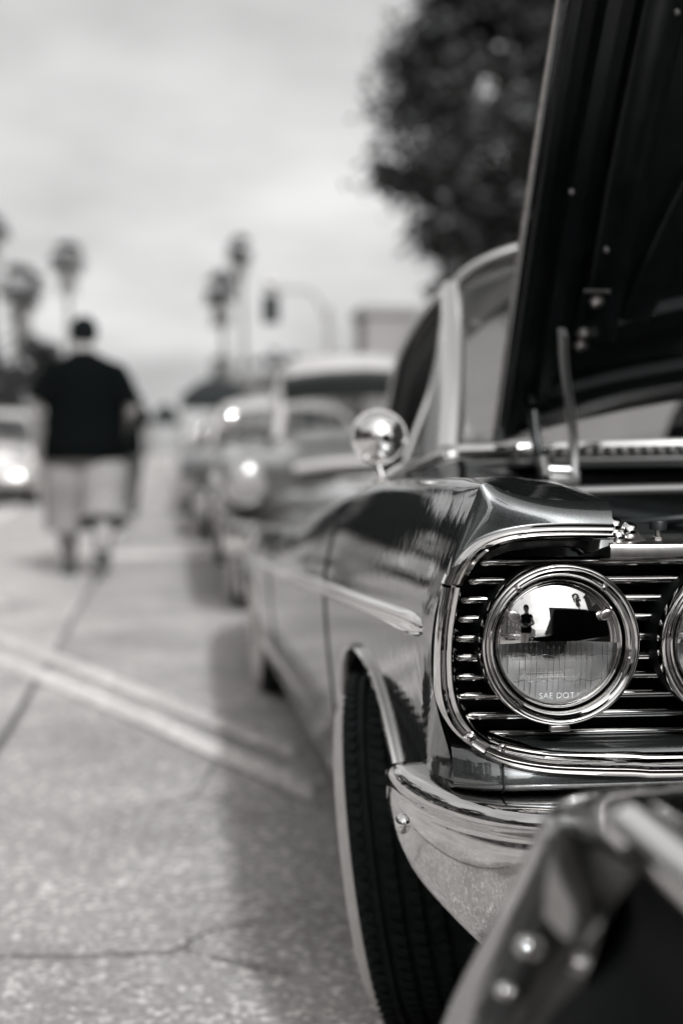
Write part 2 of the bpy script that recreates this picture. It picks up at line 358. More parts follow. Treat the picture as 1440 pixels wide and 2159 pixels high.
# screws in the surround
def screw(px, py, Y, parent, r=.0045, name='screw', nrm=(0, -1, 0)):
    b = MB(); c = F(px, py, Y)
    b.lathe([(0, .0022), (r * .45, .0022), (r * .8, .0014), (r, 0), (r, -.004)], c, nrm, 16)
    D = Vector(nrm).normalized()
    o = b.obj(name, 'steel', parent)
    k = MB()
    for a in (.5, .5 + math.pi / 2):
        k.box(c + D * .0021, (r * .62, .0006, r * .13), Matrix.Rotation(a, 3, 'Y'))
    s_ = k.obj('screw_slot', 'dark', parent); return o
screw(993, 1557, 1.474, sideb, .0055)
screw(1059, 1576, 1.4745, sideb, .0042)
# screw head recess strip on the side moulding is part of the casting
# header bar, latch plate
hdL = F(1286, 1150, 1.50)
m = MB()
hp = [(1.500, .7655), (1.4985, .762), (1.499, .752), (1.502, .7505), (1.54, .7505)]
hs_ = []
for x in (hdL.x, .6, .8, 1.0, XC, 2 * XC - 1.0, 2 * XC - .8, 2 * XC - .6, 2 * XC - hdL.x):
    hs_.append([Vector((x, 1.62, .7665)), Vector((x, 1.505, .7675))] + [Vector((x, y, z)) for y, z in hp] + [Vector((x, 1.62, .748))])
m.loft(hs_, True, True, True); m.obj('header_bar', 'steel', car, 40)
# lip hanging under the brow
m = MB(); pl = cr([F(1010, 1188, 1.53), F(1070, 1163, 1.515), F(1150, 1155, 1.51), F(1215, 1156, 1.508), F(1238, 1168, 1.508), F(1262, 1160, 1.508), F(1290, 1150, 1.51)], 40)
m.loft([[p + Vector((0, 0, .014)) for p in pl], [p + Vector((0, -.004, .002)) for p in pl], [p for p in pl], [p + Vector((0, .05, -.002)) for p in pl]])
m.obj('brow_lip', 'black2', car)
# grille: back panel and one bar after another
m = MB(); m.box((XC, 1.625, .635), (.885, .01, .135)); m.obj('grille_back', 'dark', car, smooth=False)
barY = [1184, 1223, 1263, 1303, 1344, 1384, 1425, 1465, 1506, 1545]
barX = [1012, 988, 974, 967, 963, 962, 963, 967, 984, 1022]
for py, px in zip(barY, barX):
    c = F(px - 6, py, 1.545); z = c.z; x0 = c.x; x1 = 2 * XC - x0
    b = MB(); sx = []
    for x, k in ((x0, .15), (x0 + .0012, .6), (x0 + .004, .9), (x0 + .010, 1), (x0 + .03, 1), (XC, 1), (x1 - .03, 1), (x1 - .004, .9), (x1, .15)):
        bow = -.012 * (1 - ((x - XC) / .92) ** 2)
        pr = [(.06, .0050), (.024, .0053), (.012, .0052), (.006, .0045), (.0025, .0034), (.0008, .0022), (.0002, .0008), (.0002, -.0006), (.0010, -.0016), (.0050, -.0020), (.0052, -.0030), (.0036, -.0036), (.0040, -.0046), (.0075, -.0052), (.06, -.0052)]
        sx.append([Vector((x, 1.535 + bow + y + (1 - k) * .008, z + h * k)) for y, h in pr])
    b.loft(sx, True, True, True); b.obj('grille_bar', 'chrome', car, 50)

# headlights: two a side
def headlight(c, parent, flip=1):
    n = 96
    prof = [(.0880, -.010), (.0885, -.004), (.0885, .002), (.0876, .0062), (.0856, .0085), (.0834, .0082), (.0818, .006), (.0806, .0035), (.0796, .0028), (.0782, .0046), (.0764, .0058), (.0748, .0048), (.0738, .002), (.0732, -.006), (.0728, -.024)]
    b = MB(); b.lathe(prof, c, '-y', n); h = b.obj('headlight', 'chrome', parent, 60)
    b = MB(); b.lathe([(.083, -.09), (.086, -.04), (.0872, -.012), (.0862, -.006)], c, '-y', n); b.obj('barrel', 'matt', h)
    b = MB(); b.lathe([(.0728, -.016), (.0700, -.016), (.0695, -.020)], c, '-y', n); b.obj('seal', 'dark', h)
    b = MB(); b.lathe([(.0712, -.020), (.0714, -.008), (.0708, -.0035), (.0696, -.0018), (.0682, -.003), (.0674, -.0062), (.0668, -.006), (.0660, -.0075), (.0655, -.014)], c, '-y', n); b.obj('retaining_ring', 'chrome', h, 60)
    RR = .0658; RS = .150; dep = RS - math.sqrt(RS * RS - RR * RR)
    # mirror-bright cover over the upper half, a shallow dome
    b = MB(); rows = []; nx = 64
    for j in range(25):
        row = []
        for i in range(nx + 1):
            u = -1 + 2 * i / nx; u = math.sin(u * math.pi / 2); x = u * RR
            zt = math.sqrt(max(0, RR * RR - x * x)); zb = .0045 * (1 - u * u) - .0005; zb = min(zb, zt)
            z = zb + (zt - zb) * (j / 24)
            y = -(math.sqrt(RS * RS - min(x * x + z * z, RR * RR)) - (RS - dep)) + .0085
            row.append(Vector((c[0] + x, c[1] + y, c[2] + z)))
        rows.append(row)
    b.loft([[p + Vector((0, .0014, 0)) for p in rows[0]]] + rows); b.obj('half_cover', 'cover', h, 50)
    # fluted lens below it
    b = MB(); fr = []; bk = []; nx = 180
    for j in range(22):
        a_ = []; d_ = []
        for i in range(nx + 1):
            u = -1 + 2 * i / nx; x = u * (RR - .0002)
            zt = .006; zb = -math.sqrt(max(0, RR * RR - x * x)); z = zt + (zb - zt) * (j / 21) if zb < zt else zt
            rr2 = min(x * x + z * z, RR * RR)
            y = -(math.sqrt(.26 ** 2 - rr2) - math.sqrt(.26 ** 2 - RR * RR)) + .0105
            fl = (x / .0062) % 1.0
            gz = 0.0022 * (1 - (2 * fl - 1) ** 2)
            band = .0006 * math.cos(z * 420)
            a_.append(Vector((c[0] + x, c[1] + y, c[2] + z))); d_.append(Vector((c[0] + x, c[1] + y + .0042 + gz + band, c[2] + z)))
        fr.append(a_); bk.append(d_)
    b.loft(fr); b.loft([list(reversed(r)) for r in bk])
    b.loft([fr[-1], bk[-1]]); b.loft([[p for p in reversed(fr[0])], [p for p in reversed(bk[0])]])
    ln_ = b.obj('lens', 'lens', h, 30)
    b = MB(); ysf = lambda x, z: c[1] - (math.sqrt(.26 ** 2 - min(x * x + z * z, RR * RR)) - math.sqrt(.26 ** 2 - RR * RR)) + .0104
    for k in range(-10, 11):
        if k % 5 == 2: continue
        x = k * .0062; zb = -math.sqrt(max(0, RR * RR - x * x)) + (.012 if abs(x) < .022 else .002)
        if zb > -.012: continue
        b.tube([(c[0] + x, ysf(x, zz), c[2] + zz) for zz in [-.001 + (zb + .001) * i / 8 for i in range(9)]], [.00022 + .00022 * (0.5 + 0.5 * math.sin(k * 2.3 + i)) for i in range(9)], 5)
    for z_, hw_ in ((-.0125, .060), (-.041, .049)):
        b.tube([(c[0] + x, ysf(x, z_ - .00), c[2] + z_ + .0012 * math.sin(x * 300)) for x in [-hw_ + 2 * hw_ * i / 24 for i in range(25)]], .0003, 5)
    b.obj('lens_ribs', 'rib', ln_, 0)['kind'] = 'stuff'
    b = MB(); b.lathe([(.0005, -.062), (.02, -.060), (.035, -.053), (.05, -.040), (.060, -.026), (.0656, -.014)], c, '-y', 64); b.obj('reflector', 'reflector', h)
    b = MB(); b.lathe([(.0, -.0165), (.013, -.0165), (.0185, -.019), (.0205, -.025), (.019, -.05)], (c[0] - .002, c[1], c[2] - .001), '-y', 40); b.lathe([(.0075, -.0162), (.0095, -.0150), (.0115, -.0162)], (c[0] - .002, c[1], c[2] - .001), '-y', 24); b.obj('bulb_shield', 'bulb', h)
    for s in (-1, 1):                                    # teardrop clips of the cover
        b = MB(); q = Vector((c[0] + s * .0500, c[1] - .0004, c[2] + .0310)); ax = Vector((-s * .84, 0, -.54)); tx_ = Vector((ax.z, 0, -ax.x)); ring = []
        for k, (rad, up_) in enumerate(((.0066, .004), (.0063, .0002), (.0056, -.0006), (.003, -.0008), (.0003, -.0009))):
            ring.append([q + ax * (math.cos(t) * rad * (1.35 if math.cos(t) < 0 else 1)) + tx_ * (math.sin(t) * rad * .86) + Vector((0, up_, 0)) for t in [2 * math.pi * i / 20 for i in range(20)]])
        b.loft(ring, True); b.obj('cover_clip', 'steel', h, 60)
    for an in (52, 128):
        r_ = .0765; q = Vector((c[0] + r_ * math.cos(R(an)), c[1] - .0052, c[2] + r_ * math.sin(R(an))))
        b = MB(); b.lathe([(0, .0012), (.0016, .0014), (.0032, .0004), (.0034, -.003)], q, '-y', 14); sc_ = b.obj('screw', 'dull_steel', h)
        b = MB(); b.box(q + Vector((0, -.0014, 0)), (.0022, .0004, .0005), Matrix.Rotation(.6, 3, 'Y')); b.box(q + Vector((0, -.0014, 0)), (.0005, .0004, .0022), Matrix.Rotation(.6, 3, 'Y')); b.obj('screw_slot', 'dark', h)
    b = MB(); b.box((c[0] - .0005, c[1] - .001, c[2] - .0915), (.0105, .005, .0032), bev=.0008); b.obj('lower_tab', 'steel', h)
    t = bpy.data.curves.new('lens_text', 'FONT'); t.body = 'SAE DOT'; t.size = .0092; t.align_x = 'CENTER'; t.extrude = .0004; t.offset = -.00005; t.space_character = 1.08
    tmp = bpy.data.objects.new('lens_text', t); COL.objects.link(tmp); dg_ = bpy.context.evaluated_depsgraph_get(); me_ = bpy.data.meshes.new_from_object(tmp.evaluated_get(dg_), depsgraph=dg_); bpy.data.objects.remove(tmp); me_.name = 'lens_lettering'; me_.materials.clear(); me_.materials.append(M['letter'])
    to = bpy.data.objects.new('lens_lettering', me_); COL.objects.link(to)
    to.parent = h; to.rotation_euler = (R(90) + R(6), 0, 0); to.location = (c[0] - .001, c[1] + .0086, c[2] - .0605)
    return h
HC = F(1180, 1358, 1.497)
hl1 = headlight(HC, car)
hl2 = headlight(HC + Vector((.196, -.012, .0)), car)
for s in (0, .196):
    hx = headlight(Vector((2 * XC - HC.x - s, HC.y - (.012 if s else 0), HC.z)), car)

# valance below the grille
m = MB(); vs = []
for x in (.300, .31, .33, .36, .42, .6, .9, XC, 2 * XC - .9, 2 * XC - .6, 2 * XC - .36, 2 * XC - .31, 2 * XC - .3):
    o_ = .03 * max(0, (.36 - x) / .06) ** 2 if x < .36 else (.03 * max(0, (x - 2 * XC + .36) / .06) ** 2 if x > 2 * XC - .36 else 0)
    vs.append([Vector((x, y + o_, z)) for y, z in ((1.55, .552), (1.492, .548), (1.484, .542), (1.480, .532), (1.476, .522), (1.472, .512), (1.474, .506), (1.482, .501), (1.50, .497), (1.56, .49))])
m.loft(vs); m.obj('valance', 'black', car, 60)
m = MB(); sx_ = F(1060, 1640, 1.478).x
m.tube([(sx_, y - .0006, z) for y, z in ((1.492, .548), (1.484, .542), (1.480, .532), (1.476, .522), (1.472, .512), (1.474, .506), (1.482, .501))], .0011, 6); m.obj('panel_seam', 'dark', car)

# bumper
plan = [(.270, 1.765), (.262, 1.74), (.259, 1.70), (.258, 1.65), (.262, 1.60), (.273, 1.545), (.290, 1.495), (.312, 1.455), (.345, 1.42), (.40, 1.393), (.48, 1.378), (.60, 1.366), (.80, 1.352), (XC, 1.342)]
PP = cr([(x, y, 0) for x, y in plan], 110)
SL = [0]
for i in range(1, len(PP)): SL.append(SL[-1] + (PP[i] - PP[i - 1]).length)
sec_b = [(-.10, -.001), (-.07, .0005), (-.04, .001), (-.022, .001), (-.014, .0003), (-.009, -.0012), (-.0045, -.0038), (-.001, -.0078), (.0012, -.0128), (.0016, -.018), (.0004, -.0225), (-.0016, -.0258), (-.0030, -.028), (-.0034, -.031), (-.0024, -.036), (-.0012, -.044), (-.001, -.055), (-.0035, -.075), (-.0095, -.10), (-.019, -.13), (-.031, -.16), (-.048, -.19), (-.068, -.21)]
bs = []
for i, p in enumerate(PP):
    d = (PP[min(i + 1, len(PP) - 1)] - PP[max(i - 1, 0)]).normalized(); nn = Vector((-d.y, d.x, 0)) * -1
    if nn.dot(Vector((-1, -1, 0))) < 0: nn = -nn
    s = SL[i]
    zt = sit(s, [0, .012, .03, .07, .16, .30, .5, 1.3], [.448, .462, .476, .489, .495, .497, .499, .502])
    hgt = sit(s, [0, .012, .03, .08, .16, .24, .32, .40, .55, 1.3], [.012, .03, .05, .088, .118, .142, .178, .205, .212, .212])
    dk = sit(s, [0, .02, .06, .2], [.15, .45, .8, 1])
    row = []
    for a, z in sec_b:
        k = 1 if z > -.045 else 1
        zz = z if z > -.05 else -.05 + (z + .05) * (hgt - .05) / .16 if hgt > .05 else z * hgt / .21
        if hgt <= .05: zz = z * (hgt / .21 if z < 0 else 1)
        if z < -.05: a = -.001 + (a + .001) * min(1, (hgt / .21) ** 2.6)
        row.append(Vector((p.x, p.y, zt + zz)) + nn * a * dk)
    bs.append(row)
m = MB(); m.loft(bs + [[mir(p) for p in r] for r in reversed(bs[:-1])], cap0=True); bump = m.obj('bumper', 'chrome_pitted', car, 55)
q = FX(845, 1737, .2595)
b = MB(); b.lathe([(0, .007), (.005, .0066), (.009, .0045), (.0115, .001), (.012, -.006)], q, (-1, -.12, -.12), 24); b.obj('bumper_bolt', 'chrome', bump)

# side spear
sp = [(1.575, .0), (1.59, .35), (1.62, .75), (1.67, 1), (1.8, 1), (2.2, 1), (2.8, 1), (3.6, 1), (4.6, 1), (5.6, 1), (6.1, .9), (6.2, .2)]
rows = []
for y in [1.575, 1.579, 1.585, 1.595, 1.61, 1.63, 1.66] + [1.7 + .1 * i for i in range(46)]:
    k = sit(y, [a for a, _ in sp], [b_ for _, b_ in sp]); k = max(k, .06); x = TX(y); z = TZ(y)
    rows.append([Vector((x + .004 - d * k, y, z + h * k * .8)) for d, h in ((0, .0185), (.007, .0165), (.010, .0125), (.0085, .009), (.0095, .005), (.0115, -.001), (.0085, -.006), (.0095, -.010), (.011, -.014), (.007, -.0175), (0, -.019))])
for s in (0, 1):
    m = MB(); m.loft([[mir(p) for p in r] for r in rows] if s else rows, cap0=True); m.obj('side_spear', 'chrome', car, 60)
# wheel-arch trim, sill moulding, door seam
def arch_pts(Y0, Y1, n=60): return [Vector((section(y)[-4].x - .002, y, zlow(y) + .004)) for y in [Y0 + (Y1 - Y0) * i / n for i in range(n + 1)]]
for mirr in (0, 1):
    pts = cr(arch_pts(1.832, 2.512, 90), 80)
    if mirr: pts = [mir(p) for p in pts]
    m = MB(); m.tube(pts, .0085, 8, flat=.6, up=(1, 0, 0)); m.obj('arch_trim', 'chrome', car)
    pts = [Vector((section(y)[-8].x - .004 + .012, y, z)) for y, z in ((2.58, .30), (3.0, .295), (3.6, .272), (4.2, .245), (4.78, .225))]
    if mirr: pts = [mir(p) for p in pts]
    m = MB(); m.tube(cr(pts, 16), .022, 10, flat=.45, up=(0, 0, 1)); m.obj('sill_moulding', 'chrome', car)
    for yd in (2.66, 4.15):
        sct = section(yd)[24:56]
        pts = [p + Vector((-.0002, 0, 0)) for p in sct]
        if mirr: pts = [mir(p) for p in pts]
        m = MB(); m.tube(pts, .0028, 6); m.obj('door_seam', 'dark', car)

# wheels
def tyre_wheel(c, r, wdt, steer, camber, parent, ww=True, detail=True, m_tyre='rubber'):
    """axis along local x; outer face towards -x"""
    T = Matrix.Translation(Vector(c)) @ Matrix.Rotation(steer, 4, 'Z') @ Matrix.Rotation(camber, 4, 'Y')
    h = wdt / 2; n = 72; rim = r * .60
    prof = [(rim, -h * .80), (rim + .012, -h * .98), (rim + (r - rim) * .35, -h * 1.12), (rim + (r - rim) * .6, -h * 1.13), (r - .028, -h * 1.04), (r - .010, -h * .95), (r - .002, -h * .80)]
    tread = []
    if detail:
        gr = [-.56, -.22, .12, .46]
        xs = [-h * .80]
        for g_ in gr:
            tread += [(r, h * g_ - .004 - .001), (r - .007, h * g_ - .003), (r - .007, h * g_ + .003), (r, h * g_ + .004)]
    tread += [(r - .002, h * .80)]
    inner = [(r - .010, h * .95), (r - .028, h * 1.04), (rim + (r - rim) * .5, h * 1.12), (rim + .012, h * .98), (rim, h * .80)]
    full = prof + tread + inner
    b = MB(); b.lathe(full, (0, 0, 0), 'x', n)
    if detail:                                       # sipes: cross blocks along the shoulder
        nb = 84
        for k in range(nb):
            a = 2 * math.pi * k / nb
            rot = Matrix.Rotation(a, 3, 'X')
            for s_ in (-.86, -.39, -.05, .29, .80):
                v = rot @ Vector((0, 0, r + .0005)); b.box(v + Vector((h * s_, 0, 0)), (h * (.11 if abs(s_) > .7 else .115), .0062, .0016), rot @ Matrix.Rotation(.45 if s_ > 0 else -.45, 3, 'Z'))
    b.v = [T @ p for p in b.v]; t = b.obj('wheel', m_tyre, parent, 40)
    if ww:
        b = MB(); b.lathe([(rim + .018, -h * 1.03), (rim + .022, -h * 1.12), (rim + (r - rim) * .36, -h * 1.22), (rim + (r - rim) * .60, -h * 1.24), (r - .030, -h * 1.16), (r - .020, -h * 1.03)], (0, 0, 0), 'x', n)
        b.v = [T @ p for p in b.v]; b.obj('whitewall', 'white_rubber', t, 60)
    b = MB(); b.lathe([(rim + .014, -h * .99), (rim + .010, -h * 1.08), (rim - .002, -h * 1.05), (rim - .012, -h * .85), (rim * .82, -h * .55), (rim * .55, -h * .62), (rim * .32, -h * .9), (rim * .2, -h * 1.05), (0, -h * 1.12)], (0, 0, 0), 'x', n)
    b.lathe([(rim, h * .8), (rim * .9, h * .5), (0, h * .4)], (0, 0, 0), 'x', 32)
    b.v = [T @ p for p in b.v]; b.obj('rim', 'chrome', t, 50)
    return t
tyre_wheel((.380, YW - .03, .266), .266, .165, R(-12), R(-8), car)
tyre_wheel((2 * XC - .362, YW + .03, .293), .293, .165, R(180 - 13), R(4), car)
tyre_wheel((.385, YR, .293), .293, .165, 0, R(-1), car, detail=False)
tyre_wheel((2 * XC - .385, YR, .293), .293, .165, R(180), 0, car, detail=False)
# inner wings and floor keep the wheel wells dark
m = MB()
for s in (0, 1):
    fx = (lambda x: 2 * XC - x) if s else (lambda x: x)
    m.box((fx(.56), YW + .02, .62), (.012, .55, .16)); m.box((fx(.45), YW, .70), (.10, .45, .006)); m.box((fx(.46), YR, .56), (.12, .42, .006)); m.box((fx(.47), 1.66, .52), (.11, .006, .10)); m.box((fx(.47), 2.56, .50), (.12, .008, .26))
m.box((XC, 4.4, .24), (.86, 1.9, .02)); m.box((XC, 2.0, .30), (.60, .55, .02))
m.obj('underbody', 'dark', car, smooth=False)
# ------------------------------------------------------------------ engine bay, cowl, raised bonnet, cabin
m = MB(); m.box((XC, 2.40, .66), (.68, .02, .165)); m.obj('firewall', 'satin', car, smooth=False)
m = MB(); m.box((XC, 1.70, .60), (.60, .035, .155), bev=.01); m.box((XC, 1.70, .765), (.50, .045, .02), bev=.015); m.obj('radiator', 'radiator', car)
m = MB(); m.lathe([(0, .035), (.03, .035), (.032, .02), (.19, .015), (.20, -.01), (.19, -.05), (0, -.05)], (XC, 2.05, .76), 'z', 48); m.obj('air_cleaner', 'chrome', car)
m = MB(); m.box((XC, 2.05, .55), (.26, .32, .15), bev=.03); m.obj('engine_block', 'satin', car)
m = MB(); m.tube([(.50, 2.02, .807), (.7, 2.00, .812), (XC, 1.98, .82), (2 * XC - .7, 2.0, .812), (2 * XC - .5, 2.02, .807)], .0085, 10); m.obj('cross_brace', 'vent', car)
for s in (0, 1):
    m = MB(); x = .49 if not s else 2 * XC - .49
    m.loft([[Vector((x + (.0 if not s else 0), y, HE_Z(y) - .012)), Vector((x + (.03 if not s else -.03), y, HE_Z(y) - .02)), Vector((x + (.035 if not s else -.035), y, .5))] for y in (1.66, 1.8, 2.1, 2.38)]); m.obj('inner_wing', 'satin', car)
for nm_, pts_, r_ in (('heater_hose', [(.56, 2.36, .77), (.62, 2.2, .775), (.74, 2.08, .76), (.9, 2.02, .74)], .012), ('wiring_loom', [(.50, 2.3, .80), (.515, 2.1, .795), (.52, 1.9, .79), (.54, 1.74, .775), (.62, 1.68, .785), (.8, 1.66, .79)], .006)):
    m = MB(); m.tube(cr(pts_, 24), r_, 8); m.obj(nm_, 'black_rubber', car)
# latch bracket, rubber stop on its bolt
m = MB(); pA = [F(1288, 1098, 1.53), F(1300, 1097, 1.53), F(1322, 1112, 1.535), F(1338, 1118, 1.54), F(1360, 1138, 1.545), F(1372, 1148, 1.545), F(1372, 1152, 1.54), F(1288, 1152, 1.52)]
m.add(pA + [p + Vector((0, .003, .001)) for p in pA], [tuple(range(8)), tuple(range(15, 7, -1))] + [(i, (i + 1) % 8, 8 + (i + 1) % 8, 8 + i) for i in range(8)]); brk = m.obj('latch_bracket', 'steel', car)
for px, py in ((1302, 1129), (1327, 1116), (1295, 1106)):
    b = MB(); b.lathe([(0, .006), (.004, .0055), (.008, .003), (.010, 0), (.0102, -.004)], F(px, py, 1.528), (0, -.8, .6), 20); b.obj('rivet', 'chrome', brk)
c = F(1386, 1150, 1.555)
m = MB(); m.lathe([(.013, -.002), (.0125, .0015), (0, .002)], c, 'z', 24); st = m.obj('bonnet_stop', 'steel', car)
m = MB(); m.lathe([(.0068, .001), (.0068, .010), (.006, .0105), (0, .0105)], c, 'z', 6); m.obj('nut', 'steel', st, 20)
m = MB(); m.lathe([(.0035, .01), (.0035, .019)], c, 'z', 14); m.obj('bolt', 'steel', st)
m = MB(); m.lathe([(0, .0175), (.0088, .0175), (.0098, .0185), (.0102, .0265), (.0095, .0280), (0, .0282)], c, 'z', 32); m.obj('rubber_pad', 'black_rubber', st, 40)

# cowl and its vent
def arc_row(x0, y0, yc, z0, zc, n=30):
    r = []
    for i in range(n + 1):
        u = -1 + 2 * i / n; k = 1 - u * u
        r.append(Vector((XC + u * (XC - x0), y0 + (yc - y0) * k, z0 + (zc - z0) * k)))
    return r
m = MB(); m.loft([arc_row(.50, 2.40, 2.26, .835, .845), arc_row(.50, 2.42, 2.28, .850, .862), arc_row(.47, 2.52, 2.36, .853, .872), arc_row(.45, 2.60, 2.42, .850, .872)]); m.obj('cowl', 'black', car, 50)
vr = arc_row(.51, 2.425, 2.285, .8535, .8655, 72)
me = None
for i in range(4, 69):
    p = vr[i] + Vector((0, .012, .004)); d = (vr[i + 1] - vr[i - 1]).normalized()
    if me is None:
        b = MB(); b.box((0, 0, 0), (.0052, .017, .0048), bev=.0016); o = b.obj('vent_slat', 'vent', car, loc=(0, 0, 0)); me = o.data
    else: o = link('vent_slat', me, None, car, loc=(0, 0, 0))
    o.location = p - Vector(car['_w']); o.rotation_euler = (0, 0, math.atan2(d.y, d.x))
m = MB(); a = arc_row(.50, 2.47, 2.315, .868, .882); m.tube(a, .011, 10, flat=1.3); m.obj('windscreen_base_trim', 'chrome', car)
m = MB(); a = arc_row(.50, 2.415, 2.27, .846, .858); m.tube(a, .0045, 8); m.obj('cowl_seal', 'vent', car)
# chrome belt that runs from the wing top to the windscreen pillar
for s in (0, 1):
    pts = [F(806, 1014, 2.30), F(850, 992, 2.42), F(905, 968, 2.54), F(960, 955, 2.56), F(1040, 945, 2.52), F(1125, 936, 2.46)]
    sec = []
    cp = cr(pts, 24)
    if s: cp = [mir(p) for p in cp]
    m = MB(); m.tube(cp, [.006 + .006 * min(1, i / 6) for i in range(24)], 10, flat=1.6); m.obj('belt_trim', 'chrome', car)
    pts2 = cr([F(870, 1000, 2.42), F(940, 975, 2.52), F(1050, 958, 2.50), F(1120, 952, 2.44)], 12)
    lo2 = [p + Vector((0, -.13, -.022)) for p in pts2]
    rr_ = [pts2, [a.lerp(b_, .5) + Vector((0, -.01, .012)) for a, b_ in zip(pts2, lo2)], lo2]
    if s: rr_ = [[mir(p) for p in r] for r in rr_]
    m = MB(); m.loft(rr_); m.obj('cowl_corner', 'black', car)

# raised bonnet: underside towards the camera
BA = R(47)
def bonnet(u, v, w_):
    """u across (X), v from hinge edge to nose, w_ out of the underside"""
    return Vector((u, 2.42 - v * math.cos(BA) - w_ * math.sin(BA), .885 + v * math.sin(BA) - w_ * math.cos(BA)))
ubl = lambda v: .555 - .052 * (v / 1.27)
def vrear(u): k = (u - XC) / (XC - .555); return .105 * (1 - k * k)
hood = None
m = MB(); rows = []; nv, nu = 30, 40
def skin(w_off, inset=0):
    rows = []
    for j in range(nv + 1):
        row = []
        for i in range(nu + 1):
            t = j / nv; s_ = -1 + 2 * i / nu
            u0 = ubl(t * 1.27) + inset; u = XC + s_ * (XC - u0)
            v0 = vrear(u) + inset; v1 = 1.27 - .05 * (s_ * s_) - inset
            v = v0 + (v1 - v0) * t
            crown = -.035 * (1 - s_ * s_) - .02 * math.sin(math.pi * t)
            row.append(bonnet(u, v, w_off + crown))
        rows.append(row)
    return rows
A = skin(-.012); B = skin(.006)
m.loft(A)
edge = lambda S: [r[0] for r in S] + S[-1][1:-1] + [r[-1] for r in reversed(S)] + list(reversed(S[0][1:-1]))
ea, eb = edge(A), edge(B); cen = bonnet(XC, .65, 0)
mid = [(p + q) / 2 + ((p + q) / 2 - cen).normalized() * .006 for p, q in zip(ea, eb)]
m.loft([ea + ea[:1], mid + mid[:1], eb + eb[:1]]); ec = edge(skin(.006, .012)); m.loft([eb + eb[:1], ec + ec[:1]])
hood = m.obj('bonnet', 'black', car, 40)
m = MB(); m.loft([list(reversed(r)) for r in skin(.0045, .004)]); m.obj('bonnet_inner', 'satin', hood, 40)
def rib(name, path, hw, hh, mt='satin', n=None):
    """hat-shaped rib on the underside; path of (u,v)"""
    P = cr([(a, b_, 0) for a, b_ in path], n or 24); secs = []
    for i, p in enumerate(P):
        d = (P[min(i + 1, len(P) - 1)] - P[max(i - 1, 0)]).normalized(); nn = Vector((-d.y, d.x, 0)); row = []
        s_ = (p.x - XC) / (XC - .55); crown = -.035 * (1 - s_ * s_) - .02 * math.sin(math.pi * min(1, max(0, p.y / 1.27)))
        for o_, h_ in ((-1.25, 0.0), (-1.02, .12), (-.86, .8), (-.7, 1), (.7, 1), (.86, .8), (1.02, .12), (1.25, 0.0)):
            q = p + nn * (o_ * hw); row.append(bonnet(q.x, q.y, .004 + h_ * hh + crown))
        secs.append(row)
    b = MB(); b.loft(secs, cap0=True, cap1=True); return b.obj(name, mt, hood, 45)
for s in (0, 1):
    fx = (lambda L_: [(2 * XC - a, b_) for a, b_ in L_]) if s else (lambda L_: L_)
    rib('bonnet_flange', fx([(.572, .03), (.556, .4), (.540, .8), (.527, 1.17)]), .010, .010)
    rib('bonnet_rib', fx([(.618, .10), (.602, .4), (.588, .8), (.574, 1.15)]), .0135, .026)
    rib('bonnet_rib', fx([(.690, .22), (.672, .5), (.660, .8), (.648, 1.12)]), .034, .024)
    rib('bonnet_rib', fx([(.745, .26), (.80, .55), (.93, .85), (1.02, 1.12)]), .03, .022)
rib('bonnet_rib', [(.60, .085), (.8, .135), (XC, .19), (2 * XC - .8, .135), (2 * XC - .6, .085)], .022, .022, 'matt', n=40)
rib('bonnet_rib', [(.66, .215), (.85, .27), (XC, .32), (2 * XC - .85, .27), (2 * XC - .66, .215)], .026, .022, 'matt', n=40)
rib('bonnet_rib', [(.56, 1.19), (.8, 1.205), (XC, 1.22), (2 * XC - .8, 1.205), (2 * XC - .56, 1.19)], .025, .022, n=40)
m = MB(); m.tube([q + Vector((-.003, 0, 0)) for q in cr([(a_ + b_) / 2 for a_, b_ in zip([r[0] for r in A], [r[0] for r in B])], 30)], .0045, 8); m.obj('edge_highlight', 'steel', hood)  # steel strip added in place of the sky light caught by the bonnet edge
# studs, slot and welds on the underside
for (u, v) in ((.668, .80), (.654, .42), (.58, .52), (.645, .98)):
    b = MB(); p = bonnet(u, v, .030); D = Vector((0, -math.sin(BA), -math.cos(BA)))
    b.lathe([(0, .004), (.002, .0036), (.0038, .002), (.004, -.004)], p, D, 14); b.obj('stud', 'vent', hood)
rotH = Matrix(((1, 0, 0), (0, -math.cos(BA), -math.sin(BA)), (0, math.sin(BA), -math.cos(BA)))).to_3x3()
b = MB(); b.box(bonnet(.655, .875, .0285), (.013, .006, .001), rotH); b.obj('slot', 'dark', hood, smooth=False)
